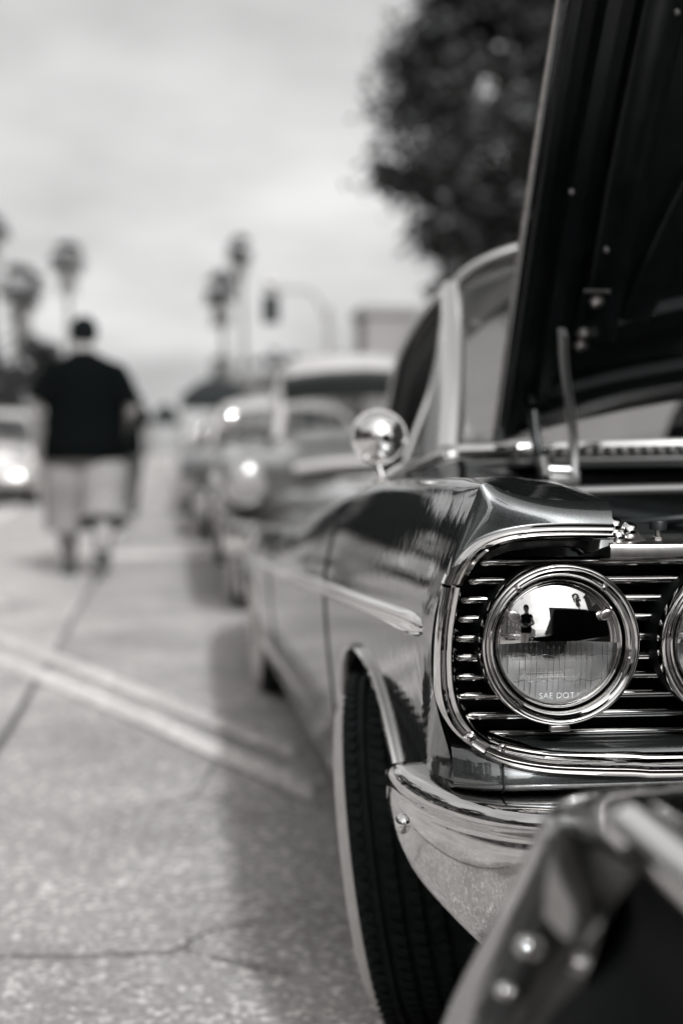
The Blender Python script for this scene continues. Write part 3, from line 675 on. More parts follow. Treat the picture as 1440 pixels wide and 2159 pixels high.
# hinges
def flat_bar(name, pts, wd, th, mt, par):
    b = MB(); secs = []; P = cr(pts, 20)
    for i, p in enumerate(P):
        d = (P[min(i + 1, 19)] - P[max(i - 1, 0)]).normalized(); x = Vector((1, 0, 0)); y = d.cross(x).normalized()
        secs.append([p + x * (a * th) + y * (b_ * wd) for a, b_ in ((-1, -.8), (-.6, -1), (.6, -1), (1, -.8), (1, .8), (.6, 1), (-.6, 1), (-1, .8))])
    b.loft(secs, True, True, True); return b.obj(name, mt, par, 40)
for s in (0, 1):
    fx = (lambda p: mir(p)) if s else (lambda p: p)
    hY = 2.28
    a0 = flat_bar('bonnet_hinge', [fx(F(1146, 1000, hY)), fx(F(1136, 960, hY)), fx(F(1128, 915, hY + .01)), fx(F(1124, 868, hY + .02))], .010, .0062, 'satin', car)
    b = MB(); b.tube([fx(F(1148, 1002, hY - .004)), fx(F(1139, 962, hY - .004))], .011, 12); b.obj('hinge_shoe', 'zinc', a0)
    flat_bar('hinge_arm', [fx(F(1207, 1000, hY)), fx(F(1208, 930, hY)), fx(F(1200, 850, hY - .02)), fx(F(1189, 770, hY - .06)), fx(F(1186, 700, hY - .10))], .0115, .0066, 'zinc', a0)
    b = MB(); b.tube([fx(F(1150, 990, hY)), fx(F(1212, 992, hY))], .0075, 14); b.obj('hinge_pivot', 'zinc', a0)
    b = MB(); b.box(fx(F(1188, 1008, hY + .004)), (.026, .006, .014), bev=.004); b.obj('hinge_base', 'zinc', a0)
    pl = fx(bonnet(.655, .30, .030))
    b = MB(); b.box(pl, (.022, .045, .0025), rotH, bev=.001); b.obj('hinge_plate', 'satin', a0)
    b = MB(); b.box(fx(bonnet(.655, .345, .0325)), (.021, .0022, .002), rotH); b.obj('plate_edge', 'dull_steel', a0)
    for v_ in (.325, .262, .238):
        D = Vector((0, -math.sin(BA), -math.cos(BA))); b = MB(); b.lathe([(0, .009), (.005, .009), (.0085, .006), (.0085, .002), (.012, .0018), (.0125, 0)], fx(bonnet(.655 + (.004 if v_ > .3 else -.004), v_, .0325)), D, 8); b.obj('bolt', 'steel', a0)

# cabin: screen, pillars, roof, side glass
base = cr([(.507, 2.58, .862), (.56, 2.50, .868), (.70, 2.42, .876), (.95, 2.35, .882), (XC, 2.335, .885)], 24)
head = cr([(.592, 2.98, 1.206), (.63, 2.955, 1.245), (.73, 2.93, 1.284), (.95, 2.905, 1.318), (XC, 2.895, 1.325)], 24)
base = base + [mir(p) for p in reversed(base[:-1])]; head = head + [mir(p) for p in reversed(head[:-1])]
rows = [[a.lerp(b_, t) + Vector((0, -.03 * math.sin(math.pi * t), .01 * math.sin(math.pi * t))) for a, b_ in zip(base, head)] for t in [i / 10 for i in range(11)]]
m = MB(); m.loft(rows); m.obj('windscreen', 'glass', car, 60)
m = MB(); m.tube([p + Vector((0, -.006, .006)) for p in head], .0125, 10, flat=1.4); m.obj('windscreen_header_trim', 'stainless', car, 60)
rail = [(.590, 2.985, 1.216), (.600, 3.30, 1.205), (.618, 3.66, 1.176), (.637, 4.00, 1.118), (.658, 4.26, 1.03), (.668, 4.42, .955), (.672, 4.55, .82), (.66, 4.75, .645)]
RL = cr(rail, 50)
for s in (0, 1):
    fx = mir if s else (lambda p: p)
    m = MB(); m.tube([fx(r_[0] + Vector((-.004, -.004, 0))) for r_ in rows], .025, 14, flat=1.0); m.obj('windscreen_pillar', 'stainless', car, 60)
    m = MB(); m.tube([fx(p + Vector((-.002, 0, .002))) for p in RL[:44]], .0105, 10); m.obj('drip_rail', 'stainless', car, 60)
    bl = [Vector((HE_X(y) - .0, y, HE_Z(y) + .002)) for y in [2.60 + (4.55 - 2.60) * i / 24 for i in range(25)]]
    tp = cr([(.507, 2.60, .862), (.55, 2.80, 1.04), (.592, 3.0, 1.205)] + rail[1:7], 25)
    tp = cr([(.598, 3.0, 1.2)] + rail[1:7], 25)
    g0 = [a.lerp(b_, 0) for a, b_ in zip(bl, tp)]
    vb = [Vector((HE_X(y), y, HE_Z(y) + .004)) for y in (2.62, 2.70, 2.80, 2.90, 2.95)]; vt = [Vector((.52, 2.66, .90)), Vector((.545, 2.78, .99)), Vector((.567, 2.90, 1.08)), Vector((.586, 3.02, 1.16)), Vector((.596, 3.10, 1.20))]   # main glass wound down, vent pane up
    m = MB(); m.loft([[fx(a.lerp(b_, t) + Vector((.010, 0, 0))) for a, b_ in zip(vb, vt)] for t in (0, .5, 1)]); m.obj('vent_window', 'tint', car, 60)
    m = MB(); m.tube([fx(p + Vector((.006, 0, 0))) for p in (Vector((HE_X(2.95), 2.93, .845)), Vector((.56, 3.02, 1.03)), Vector((.598, 3.12, 1.205)))], .008, 8); m.obj('vent_window_frame', 'chrome', car)
    m = MB(); m.loft([[fx(p + Vector((dx_, 0, dz_))) for p in RL[:47]] for dx_, dz_ in ((.012, -.004), (.03, -.07), (.05, -.085), (.12, -.05), (.16, .0))]); m.obj('roof_rail_shade', 'dark', car)  # dark colour stands in for the shadowed headlining and pillar interior
# roof skin
rf = []; NR = 27
for i in range(30):
    y_t = i / 29; p = RL[int(y_t * 46)]; row = []
    for k in range(21):
        u = -1 + 2 * k / 20; x = XC + u * (XC - p.x); cw = 1 - abs(u) ** 2.4
        hh = sit(y_t, [0, .25, .55, .8, 1], [.115, .118, .10, .08, .05]); row.append(Vector((x, p.y - .085 * cw * (1 - y_t), p.z + hh * cw)))
    rf.append(row)
nr = 13
m = MB(); m.loft(rf[:nr]); m.obj('roof', 'black', car, 60)
m = MB(); m.loft([[q + Vector((0, 0, -.02)) for q in r] for r in rf[:nr]]); m.obj('headlining', 'seat', car, 60)
m = MB(); m.loft([r[3:18] for r in rf[nr - 1:]]); m.obj('rear_window', 'glass', car, 60)
for s in (0, 1):
    m = MB(); m.loft([(r[17:] if s else r[:4]) for r in rf[nr - 1:]]); m.obj('rear_pillar', 'black', car, 60)
# rear deck and shelf
dk = []
for y in (4.55, 4.8, 5.2, 5.6, 6.0, 6.3):
    dk.append([Vector((XC + u * (XC - HE_X(y)), y, HE_Z(y) + .03 * (1 - u * u))) for u in [-1 + i / 6 for i in range(13)]])
m = MB(); m.loft(dk); m.obj('boot_lid', 'black', car, 60)
def seat(y, z0, z1, nm):
    m = MB(); secs = []
    for u in [-1, -.97, -.9, -.5, -.05, 0, .05, .5, .9, .97, 1]:
        k = 1 - .25 * (abs(u) > .95) - .5 * (abs(u) == 1) - .04 * (abs(u) < .03); x = XC + u * .60
        secs.append([Vector((x, y + dy_ * k, z0 + (z1 - z0) * zz * (1 if zz < .9 else k * .1 + .9))) for dy_, zz in ((-.5, 0), (-.5, .28), (-.42, .36), (-.10, .36), (-.06, .5), (-.02, .9), (.04, 1), (.10, .96), (.13, .5), (.13, 0))])
    m.loft(secs, False, True, True); return m.obj(nm, 'seat', car, 60)
seat(3.62, .2, .74, 'front_seat'); seat(4.40, .2, .66, 'rear_seat')
m = MB(); m.loft([arc_row(.53, 2.60, 2.45, .85, .862), arc_row(.55, 2.66, 2.60, .862, .872), arc_row(.56, 2.74, 2.70, .84, .84), arc_row(.57, 2.74, 2.72, .70, .70)]); m.obj('dashboard', 'seat_dark', car)
m = MB(); cw = Vector((1.60, 3.02, .86)); ax = Vector((0, .85, .5)).normalized()
m.lathe([(.19, .0), (.196, .008), (.204, .008), (.209, 0), (.204, -.008), (.196, -.008), (.19, 0)], cw, ax, 40); m.tube([cw + Vector((-.19, 0, 0)), cw + Vector((.19, 0, 0))], .008); m.tube([cw, cw + Vector((0, -.34, -.19))], .016); m.obj('steering_wheel', 'satin', car)
# round peep mirror on the wing
mc = F(799, 921, 2.36)
m = MB(); m.lathe([(0, .030), (.012, .029), (.024, .0255), (.034, .019), (.0405, .011), (.0435, .004), (.0445, .001), (.0462, .0018), (.0475, -.001), (.0470, -.006), (.0445, -.008), (0, -.0075)], mc, (-.06, -1, .10), 64); mirr = m.obj('wing_mirror', 'chrome', car, 50)
m = MB(); ba = F(807, 1012, 2.36); m.tube([mc + Vector((-.001, .006, -.042)), mc.lerp(ba, .7) + Vector((-.004, .004, 0)), ba], [.0052, .0058, .007], 12); m.obj('mirror_stalk', 'chrome', mirr)
m = MB(); m.box(ba + Vector((0, 0, -.004)), (.014, .022, .006), bev=.004); m.obj('mirror_foot', 'chrome', mirr)
m = MB(); m.lathe([(0, .006), (.004, .005), (.006, .002), (.006, -.004)], mc + Vector((-.024, -.014, -.036)), '-y', 14); m.obj('mirror_screw', 'chrome', mirr)
# rear bumper
m = MB(); rb = []
for p in cr([(.30, 6.05, .30), (.29, 6.25, .30), (.34, 6.42, .30), (.55, 6.5, .30), (XC, 6.53, .30)], 30): rb.append([p + Vector((a, b_, z)) for a, b_, z in ((.0, -.05, .07), (0, 0, .075), (-.01, .015, .05), (-.012, .02, 0), (-.005, .01, -.06), (.02, -.03, -.08))])
m.loft(rb + [[mir(p) for p in r] for r in reversed(rb[:-1])]); m.obj('rear_bumper', 'chrome', car, 60)
# ------------------------------------------------------------------ ground, road, markings
def asphalt(name, v, contrast=.35, seed=0.0, t=WARM):
    m = mat(name, v, .85, 0, t, spec=.25); n = m.node_tree; p = n.nodes['Principled BSDF']; ln = n.links
    co = n.nodes.new('ShaderNodeTexCoord'); mp = n.nodes.new('ShaderNodeMapping'); mp.inputs['Location'].default_value = (seed, seed * .7, 0); ln.new(co.outputs['Object'], mp.inputs[0])
    a = n.nodes.new('ShaderNodeTexNoise'); a.inputs['Scale'].default_value = 70; a.inputs['Detail'].default_value = 5; a.inputs['Roughness'].default_value = .75
    b = n.nodes.new('ShaderNodeTexNoise'); b.inputs['Scale'].default_value = 1.3; b.inputs['Detail'].default_value = 6; b.inputs['Roughness'].default_value = .6
    v_ = n.nodes.new('ShaderNodeTexVoronoi'); v_.inputs['Scale'].default_value = 75
    for x in (a, b, v_): ln.new(mp.outputs[0], x.inputs['Vector'])
    r = n.nodes.new('ShaderNodeMapRange'); r.inputs[1].default_value = .32; r.inputs[2].default_value = .70; r.inputs[3].default_value = 1 - contrast; r.inputs[4].default_value = 1 + contrast; ln.new(a.outputs[0], r.inputs[0])
    r2 = n.nodes.new('ShaderNodeMapRange'); r2.inputs[1].default_value = .3; r2.inputs[2].default_value = .7; r2.inputs[3].default_value = .72; r2.inputs[4].default_value = 1.2; ln.new(b.outputs[0], r2.inputs[0])
    sp = n.nodes.new('ShaderNodeSeparateColor'); ln.new(v_.outputs['Color'], sp.inputs[0])
    r3 = n.nodes.new('ShaderNodeMapRange'); r3.inputs[1].default_value = .72; r3.inputs[2].default_value = 1; r3.inputs[3].default_value = 1; r3.inputs[4].default_value = 2.0; ln.new(sp.outputs[0], r3.inputs[0])
    x1 = n.nodes.new('ShaderNodeMath'); x1.operation = 'MULTIPLY'; ln.new(r.outputs[0], x1.inputs[0]); ln.new(r2.outputs[0], x1.inputs[1])
    so = n.nodes.new('ShaderNodeTexNoise'); so.inputs['Scale'].default_value = .55; so.inputs['Detail'].default_value = 9; so.inputs['Roughness'].default_value = .7; ln.new(mp.outputs[0], so.inputs['Vector'])   # oil stains
    r4 = n.nodes.new('ShaderNodeMapRange'); r4.inputs[1].default_value = .56; r4.inputs[2].default_value = .70; r4.inputs[3].default_value = 1; r4.inputs[4].default_value = .62; ln.new(so.outputs[0], r4.inputs[0])
    x0 = n.nodes.new('ShaderNodeMath'); x0.operation = 'MULTIPLY'; ln.new(x1.outputs[0], x0.inputs[0]); ln.new(r4.outputs[0], x0.inputs[1])
    x2 = n.nodes.new('ShaderNodeMath'); x2.operation = 'MULTIPLY'; ln.new(x0.outputs[0], x2.inputs[0]); ln.new(r3.outputs[0], x2.inputs[1])
    vm = n.nodes.new('ShaderNodeVectorMath'); vm.operation = 'SCALE'; vm.inputs[0].default_value = tint(v, t)[:3]; ln.new(x2.outputs[0], vm.inputs['Scale']); ln.new(vm.outputs[0], p.inputs['Base Color'])
    u = n.nodes.new('ShaderNodeBump'); u.inputs['Strength'].default_value = .5; u.inputs['Distance'].default_value = .004; ln.new(a.outputs[0], u.inputs['Height']); ln.new(u.outputs[0], p.inputs['Normal'])
    return m
M['asphalt'] = asphalt('worn_asphalt', .385, .48); M['asphalt_light'] = asphalt('bleached_asphalt', .42, .2, 3)
M['concrete'] = asphalt('pavement_concrete', .30, .12, 9); M['earth'] = asphalt('ground_dirt', .16, .3, 5)
M['line'] = asphalt('worn_white_paint', .60, .34, 2); M['tar'] = mat('tar_crack', .11, .7, 0, WARM)
def sheet(name, pts, z, m_, kind='structure'):
    o = mk(name, [(p[0], p[1], z) for p in pts], [tuple(range(len(pts)))], m_, smooth=False); tag(o, kind=kind); return o
sheet('ground', [(-900, -900), (900, -900), (900, 1500), (-900, 1500)], -.06, 'earth')
sheet('road', [(-6.8, -300), (2.95, -300), (2.95, 500), (-6.8, 500)], 0, 'asphalt')
sheet('road_lane', [(-6.8, -300), (-.50, -300), (-.50, 500), (-6.8, 500)], .004, 'asphalt_light')
for nm, x0, x1 in (('pavement_right', 2.95, 9.0), ('pavement_left', -11, -6.8)):
    m = MB(); xs = (x0, x0, x0 + .03, x0 + .16, x0 + .164, x1) if x0 > 0 else (x1, x1, x1 - .03, x1 - .16, x1 - .164, x0)
    zs = (-.05, .10, .13, .13, .128, .128)
    m.loft([[Vector((x, y, z)) for x, z in zip(xs, zs)] for y in (-300, 500)]); o = m.obj(nm, 'concrete', smooth=False); tag(o, kind='structure')
def stripe(pixels, z=.008, nm='road_marking', m_='line'):
    return sheet(nm, [G(x, y, z) for x, y in pixels], z, m_)
stripe([(-500, 1140), (0, 1331), (300, 1447), (625, 1572), (625, 1603), (300, 1472), (0, 1353), (-500, 1158)])
stripe([(-500, 1170), (0, 1374), (330, 1508), (660, 1650), (660, 1692), (330, 1541), (0, 1400), (-500, 1190)])
a, b = G(300, 1170), 0
sheet('road_marking', [(-.62, 11.5), (2.2, 11.5), (2.2, 12.25), (-.62, 12.25)], .008, 'line')
sheet('road_marking', [(-3.6, 14.0), (-2.25, 14.0), (-2.25, 60), (-3.6, 60)], .008, 'line') if False else None
p0, p1 = G(84, 1041, .008), G(-60, 1145, .008); p2, p3 = G(-110, 1145, .008), G(74, 1037, .008)
sheet('road_marking', [p0, p1, p2, p3], .008, 'line')
stripe([(-30, 1250), (22, 1272), (10, 1280), (-60, 1262)])
def crack(pix, wd, nm='road_crack', z=.006):
    P = [G(x, y, z) for x, y in pix]; P = cr(P, 60); l, r = [], []
    for i, p in enumerate(P):
        d = (P[min(i + 1, 59)] - P[max(i - 1, 0)]).normalized(); nn = Vector((-d.y, d.x, 0)); j = random.uniform(-1, 1) * wd * .6; k = wd * random.uniform(.35, 1.2)
        l.append(p + nn * (k / 2 + j)); r.append(p + nn * (-k / 2 + j))
    m = MB(); m.loft([l, r]); o = m.obj(nm, 'tar', smooth=False); tag(o, kind='structure'); return o
crack([(-300, 2020), (-100, 2016), (150, 2013), (300, 2008), (360, 2002), (388, 1990), (415, 1975), (455, 1957), (500, 1950), (560, 1940)], .007)
crack([(388, 1992), (420, 2008), (480, 2022), (540, 2038), (620, 2050)], .006)
crack([(330, 1700), (420, 1665), (460, 1600), (520, 1570)], .006)
sm = []
for i in range(120):
    y = 1.0 + i * .5; sm.append(Vector((-.50 + random.uniform(-.02, .02), y, .006)))
m = MB(); m.loft([[p + Vector((-.012 * random.uniform(.3, 1.4), 0, 0)) for p in sm], [p + Vector((.014 * random.uniform(.2, 1.3), 0, 0)) for p in sm]]); tag(m.obj('road_seam', 'tar', smooth=False), kind='structure')

# ------------------------------------------------------------------ the dark car in front, its wraparound bumper close to the lens
fc = empty('dark_car', (1.25, -1.5, 0)); fc['_w'] = (1.25, -1.5, 0)
tag(fc, 'dark car parked nose out in front, its wraparound chrome bumper end blurred in the corner', 'car', 'classic cars parked in the show row')
XF = 1.22
def mirf(p): return Vector((2 * XF - p[0], p[1], p[2]))
side = [(.52, .98), (.50, .90), (.485, .72), (.46, .680), (.40, .666), (.32, .658), (.272, .648), (.256, .636), (.25, .622), (.25, .600), (.238, .575), (.208, .54), (.186, .49), (.178, .43), (.19, .36), (.22, .30), (.30, .26)]
sp_ = cr([(x, 0, z) for x, z in side], 50); fr_ = []
for y in (-4.3, -4.1, -3.6, -2.6, -1.6, -.8, -.2, .2, .5, .66, .75, .80, .815, .82):
    ins = itp(y, [-4.3, -4.1, -3.6, .7, .80, .82], [.14, .05, 0, 0, .012, .03])
    fr_.append([Vector((p.x + ins, y, p.z - (.10 * max(0, (-3.0 - y)) if p.z > .6 else 0))) for p in sp_])
m = MB(); m.loft(fr_); m.loft([[mirf(p) for p in r] for r in fr_])
t_ = fr_[-1]; m.loft([t_, [Vector((XF, .84, p.z)) for p in t_], [mirf(p) for p in t_]])
t_ = fr_[0]; m.loft([t_, [Vector((XF, -4.35, p.z)) for p in t_], [mirf(p) for p in t_]])
m.loft([[r[0] for r in fr_], [Vector((XF, r[0].y, r[0].z + .02)) for r in fr_], [mirf(r[0]) for r in fr_]])
m.obj('body', 'matt', fc, 60)
pl = cr([(.262, .795, 0), (.252, .84, 0), (.247, .89, 0), (.256, .94, 0), (.285, .98, 0), (.35, 1.005, 0), (.50, 1.02, 0), (XF, 1.04, 0)], 70)
sb_ = [(-.06, .648), (-.03, .650), (-.010, .650), (-.002, .648), (.003, .643), (.006, .636), (.010, .626), (.018, .608), (.029, .586), (.041, .562), (.053, .538), (.064, .514), (.073, .49), (.079, .465), (.081, .44), (.078, .41), (.064, .375), (.04, .348), (.0, .33)]
fb = []
for i, p in enumerate(pl):
    d = (pl[min(i + 1, 69)] - pl[max(i - 1, 0)]).normalized(); nn = Vector((d.y, -d.x, 0))
    if nn.dot(Vector((-1, .6, 0))) < 0: nn = -nn
    k = itp(i, [0, 3, 69], [.86, 1, 1])
    fb.append([Vector((p.x - .004, p.y - (.03 * (.65 - z) if i < 2 else 0), z - .026)) + nn * (a * k) for a, z in sb_])
m = MB(); m.loft(fb + [[mirf(p) for p in r] for r in reversed(fb[:-1])]); fbo = m.obj('bumper', 'chrome_worn', fc, 60)
b = MB(); b.loft([[p + Vector((.006, .016, -.004)) for p in fb[2]], [Vector((.30, p.y + .03, p.z)) for p in fb[2]]]); b.obj('bumper_gap_shade', 'matt', fbo, 40)  # matt black sheet painted in for the shadowed gap between the chrome pieces
ep = [[F(1168, 1738, .800), F(1250, 1790, .785), F(1336, 1848, .77)], [F(1158, 1800, .800), F(1226, 1858, .782), F(1300, 1902, .77)], [F(1150, 1872, .80), F(1204, 1930, .784), F(1262, 1958, .77)], [F(1146, 1930, .80), F(1186, 1975, .788), F(1232, 1996, .77)]]
b = MB(); b.loft([cr(r, 12) for r in ep]); b.loft([[p + Vector((.004, .006, 0)) for p in reversed(cr(r, 12))] for r in ep]); b.obj('bumper_bracket', 'chrome_worn', fbo, 60)
for px, py, Y, r_ in ((1106, 1995, .815, .0062), (1058, 2088, .85, .005)):
    b = MB(); b.lathe([(0, r_ * .8), (r_ * .4, r_ * .74), (r_ * .8, r_ * .45), (r_, 0), (r_, -.01)], F(px, py, Y), (-.8, -.5, .35), 20); b.obj('bumper_bolt', 'chrome', fbo)
rows = []
for y in (-3.2, -2, -1, 0, .5, .7, .80):
    rows.append([Vector((.256 + dx_, y, .650 + dz_)) for dx_, dz_ in ((.03, .008), (.018, .013), (.004, .010), (-.004, .002), (-.006, -.006), (-.002, -.012))])
for s in (0, 1):
    m = MB(); m.loft([[mirf(p) for p in r] for r in rows] if s else rows); m.obj('side_trim', 'chrome', fc, 60)
for yy in (-3.2, -.55):
    for s in (0, 1): tyre_wheel((.30 if not s else 2 * XF - .30, yy, .32), .32, .17, 0 if not s else math.pi, 0, fc, detail=False)
# cabin of that car and its raised boot lid
m = MB(); cab = []
for y, zz, hw in ((-.95, .98, .62), (-1.25, 1.22, .55), (-1.6, 1.34, .53), (-2.3, 1.34, .53), (-2.75, 1.18, .56), (-3.05, .96, .64)):
    cab.append([Vector((XF + u * (hw + (.1 if abs(u) == 1 else 0)), y, z_)) for u, z_ in ((-1, .95), (-1, .95 + (zz - .95) * .5), (-.92, zz - .03), (-.5, zz), (0, zz + .01), (.5, zz), (.92, zz - .03), (1, .95 + (zz - .95) * .5), (1, .95))])
m.loft(cab); m.obj('cabin', 'tint', fc, 60)
m = MB(); m.loft([[p + Vector((0, 0, .006)) for p in r[2:7]] for r in cab]); m.obj('roof', 'black2', fc, 60)
m = MB(); bl_ = []
for t in (0, .2, .5, .8, 1):
    bl_.append([Vector((XF + u * .66, .02 - .10 * t - .03 * (1 - u * u), 1.0 + .42 * t * 1.0)) for u in [-1 + i / 8 for i in range(17)]])
m.loft(bl_); m.loft([[p + Vector((0, -.03, 0)) for p in reversed(r)] for r in bl_]); m.loft([bl_[-1], [p + Vector((0, -.03, 0)) for p in bl_[-1]]]); m.obj('boot_lid', 'black2', fc, 50)
for s in (-1, 1):
    b = MB(); c = Vector((XF + s * .72, .845, .56)); b.lathe([(.0, .03), (.03, .026), (.05, .014), (.055, 0), (.062, .004), (.066, -.01)], c, 'y', 24); b.obj('tail_light', 'chrome', fc)

# ------------------------------------------------------------------ old saloons further down the row
M['white_paint'] = mat('white_car_paint', .56, .3, 0, WARM, coat=1); M['grey_paint'] = mat('grey_car_paint', .05, .35, .3, WARM, coat=1)
M['silver_paint'] = mat('silver_car_paint', .38, .35, .6, WARM, coat=1); M['navy_paint'] = mat('dark_car_paint', .03, .3, 0, COOL, coat=1)
M['cream_paint'] = mat('pale_car_paint', .48, .3, 0, WARM, coat=1)
def saloon(name, label, x, y, bm_, rm_, visor=False, Ln=4.9, hw=.94, roof=1.42, hood=.86, group='classic cars parked in the show row', rz=0, rnd=1.0, cab=1.0, hl=.72):
    root = empty(name, (x, y, 0), rz); tag(root, label, 'car', group)
    ax = (.86, Ln - 1.15)
    Yst = sorted(set([0, .015, .05, .12, .2, .3, .4] + [.45 + .04 * i for i in range(22)] + [1.4 + .25 * i for i in range(int((Ln - 3.1) / .25))] + [ax[1] - .42 + .04 * i for i in range(22)] + [Ln - .3, Ln - .15, Ln - .06, Ln - .02, Ln]))
    body = []
    for yy in Yst:
        e = min(yy, Ln - yy); k = 1 - .22 * max(0, 1 - e / .35) ** 2.2; wd = hw * k
        hz = sit(yy, [0, .1, .4, 1.35, 1.6, Ln - 1.5, Ln - .5, Ln], [hood - .20, hood - .10, hood - .03, hood + .05, hood + .06, hood + .04, hood - .02, hood - .16])
        sh = hz - .075; zl = .22 + .10 * max(0, 1 - e / .3)
        for a_ in ax:
            d = abs(yy - a_) / .38
            if d < 1: zl = max(zl, .14 + .50 * (1 - d ** 2.3) ** (1 / 2.3))
        half = [(.93, zl), (.97, zl + (sh - zl) * .3), (1.0, zl + (sh - zl) * .62), (.985, zl + (sh - zl) * .85), (.93, sh), (.83, sh + .028 * rnd), (.70, sh + .02), (.60, hz - .01), (.35, hz + .03 * rnd), (0, hz + .045 * rnd)]
        row = [Vector((-wd * a_, yy, b_)) for a_, b_ in half]; row += [Vector((-p.x, p.y, p.z)) for p in reversed(row[:-1])]
        body.append(row)
    m = MB(); m.loft(body, cap0=True, cap1=True); m.obj('body', bm_, root, 45)
    zc = hood + .05; y0 = 1.42
    ros = []
    stn = [(y0, zc, .80), (y0 + .30, zc + (roof - zc) * .48, .72), (y0 + .46, roof - .13, .655), (y0 + .62, roof - .015, .61), (y0 + 1.3, roof + .01, .60), (y0 + 1.8, roof - .05, .60), (y0 + 2.15, roof - .22, .63), (y0 + 2.4, zc + .02, .70)]
    gl = []
    for yy, zz, w_ in stn:
        gl.append([Vector((u * w_ * cab * (hw / .94) * s_, yy + (.10 * (1 - abs(u) ** 2) * -1 if yy < y0 + .6 else 0), z_)) for u, s_, z_ in ((-1, 1.16, zc - .02), (-1, 1.08, zc + (zz - zc) * .55), (-1, .97, zc + (zz - zc) * .88), (-.85, 1, zz - .012), (-.45, 1, zz + .012), (0, 1, zz + .02), (.45, 1, zz + .012), (.85, 1, zz - .012), (1, .97, zc + (zz - zc) * .88), (1, 1.08, zc + (zz - zc) * .55), (1, 1.16, zc - .02))])
    m = MB(); m.loft([r[2:9] for r in gl[2:6]]); m.obj('roof', rm_, root, 60)
    m = MB(); m.loft([r[3:8] for r in gl[5:]]); m.obj('rear_window', 'glass', root, 60)
    m = MB(); m.loft([r[3:8] for r in gl[:3]]); m.obj('windscreen', 'glass', root, 60)
    for s in (0, 1):
        m = MB(); m.loft([(r[8:11] if s else r[0:3]) for r in gl[1:7]]); m.obj('side_window', 'tint', root, 60)
        pi = [(r[8] if s else r[2]) for r in gl[:3]]; m = MB(); m.tube([pi[0] + Vector((0, 0, -.02))] + pi[1:], .030, 8); m.obj('pillar', rm_, root)
        pb = [(r[9] if s else r[1]) for r in (gl[4],)][0]; m = MB(); m.tube([(r[10] if s else r[0]) if 0 else q for r in (gl[4],) for q in ((r[10], r[9], r[8]) if s else (r[0], r[1], r[2]))], .028, 8); m.obj('pillar', rm_, root)
        pts = [(r[10] if s else r[0]) + Vector((0, 0, .012)) for r in gl]; m = MB(); m.tube(pts, .012, 8); m.obj('belt_trim', 'chrome', root)
        # headlight with a chrome rim
        c = Vector(((1 if s else -1) * hw * hl, .02, hood - .20)); b = MB(); b.lathe([(.112, -.10), (.114, .0), (.108, .018), (.098, .022), (.092, .012)], c, '-y', 36); h_ = b.obj('headlight', 'chrome', root, 60)
        b = MB(); b.lathe([(.092, .010), (.06, .022), (.03, .028), (0, .030)], c, '-y', 32); b.obj('lens', 'lamp_glass', h_, 60)
        b = MB(); b.lathe([(0, .03), (.02, .026), (.03, .01), (.032, -.02)], Vector(((1 if s else -1) * hw * .74, .06, hood - .42)), '-y', 20); b.obj('side_lamp', 'chrome', root)
        b = MB(); mc_ = Vector(((1 if s else -1) * (hw * .88 + .03), y0 + .1, zc + .12)); b.lathe([(0, .03), (.03, .024), (.055, .008), (.06, -.004), (0, -.006)], mc_, '-y', 24); b.tube([mc_, mc_ + Vector((0, .01, -.14))], .008); b.obj('mirror', 'chrome', root)
        b = MB(); b.tube([Vector(((1 if s else -1) * hw * 1.0, yy, hood - .27)) for yy in (.75, 1.6, 2.6, Ln - .6)], .014, 8); b.obj('side_trim', 'chrome', root)
    if visor:
        m = MB(); rw = []
        for dy_, dz_ in ((.03, .012), (-.08, .012), (-.20, -.035), (-.30, -.15), (-.29, -.16), (-.19, -.045), (-.07, .0), (.03, .0)):
            rw.append([Vector((u * .70 * cab, y0 + .42 + dy_ + .10 * u * u, roof - .135 + dz_ - .04 * u * u)) for u in [-1 + i / 8 for i in range(17)]])
        m.loft(rw); m.obj('sun_visor', 'satin', root, 60)
    for k in range(5):
        m = MB(); z_ = hood - .27 - .045 * k; m.tube(cr([(-hw * .52, .07, z_), (-hw * .3, .005, z_), (0, -.02, z_), (hw * .3, .005, z_), (hw * .52, .07, z_)], 14), .013, 8); m.obj('grille_bar', 'chrome', root)
    m = MB(); m.tube(cr([(-hw * .55, .08, hood - .21), (-hw * .3, .0, hood - .185), (0, -.03, hood - .18), (hw * .3, .0, hood - .185), (hw * .55, .08, hood - .21)], 16), .022, 8); m.obj('grille_surround', 'chrome', root)
    for yf, dr in ((-.10, -1), (Ln + .10, 1)):
        m = MB(); rb_ = []
        for p in cr([(-hw * 1.0, yf - dr * .42, .42), (-hw * 1.02, yf - dr * .2, .42), (-hw * .85, yf - dr * .03, .42), (-hw * .4, yf + dr * .03, .42), (0, yf + dr * .04, .42), (hw * .4, yf + dr * .03, .42), (hw * .85, yf - dr * .03, .42), (hw * 1.02, yf - dr * .2, .42), (hw, yf - dr * .42, .42)], 36):
            rb_.append([p + Vector((0, dr * b_, z_)) for b_, z_ in ((-.05, .085), (-.01, .085), (.015, .06), (.022, .02), (.015, -.03), (-.01, -.07), (-.05, -.08))])
        m.loft(rb_, cap0=True, cap1=True); bo = m.obj('bumper', 'chrome', root, 60)
        for s in (-1, 1):
            b = MB(); b.tube([(s * .34, yf + dr * .03, .33), (s * .34, yf + dr * .07, .40), (s * .34, yf + dr * .06, .52), (s * .34, yf + dr * .02, .56)], [.03, .042, .038, .02], 12); b.obj('overrider', 'chrome', bo)
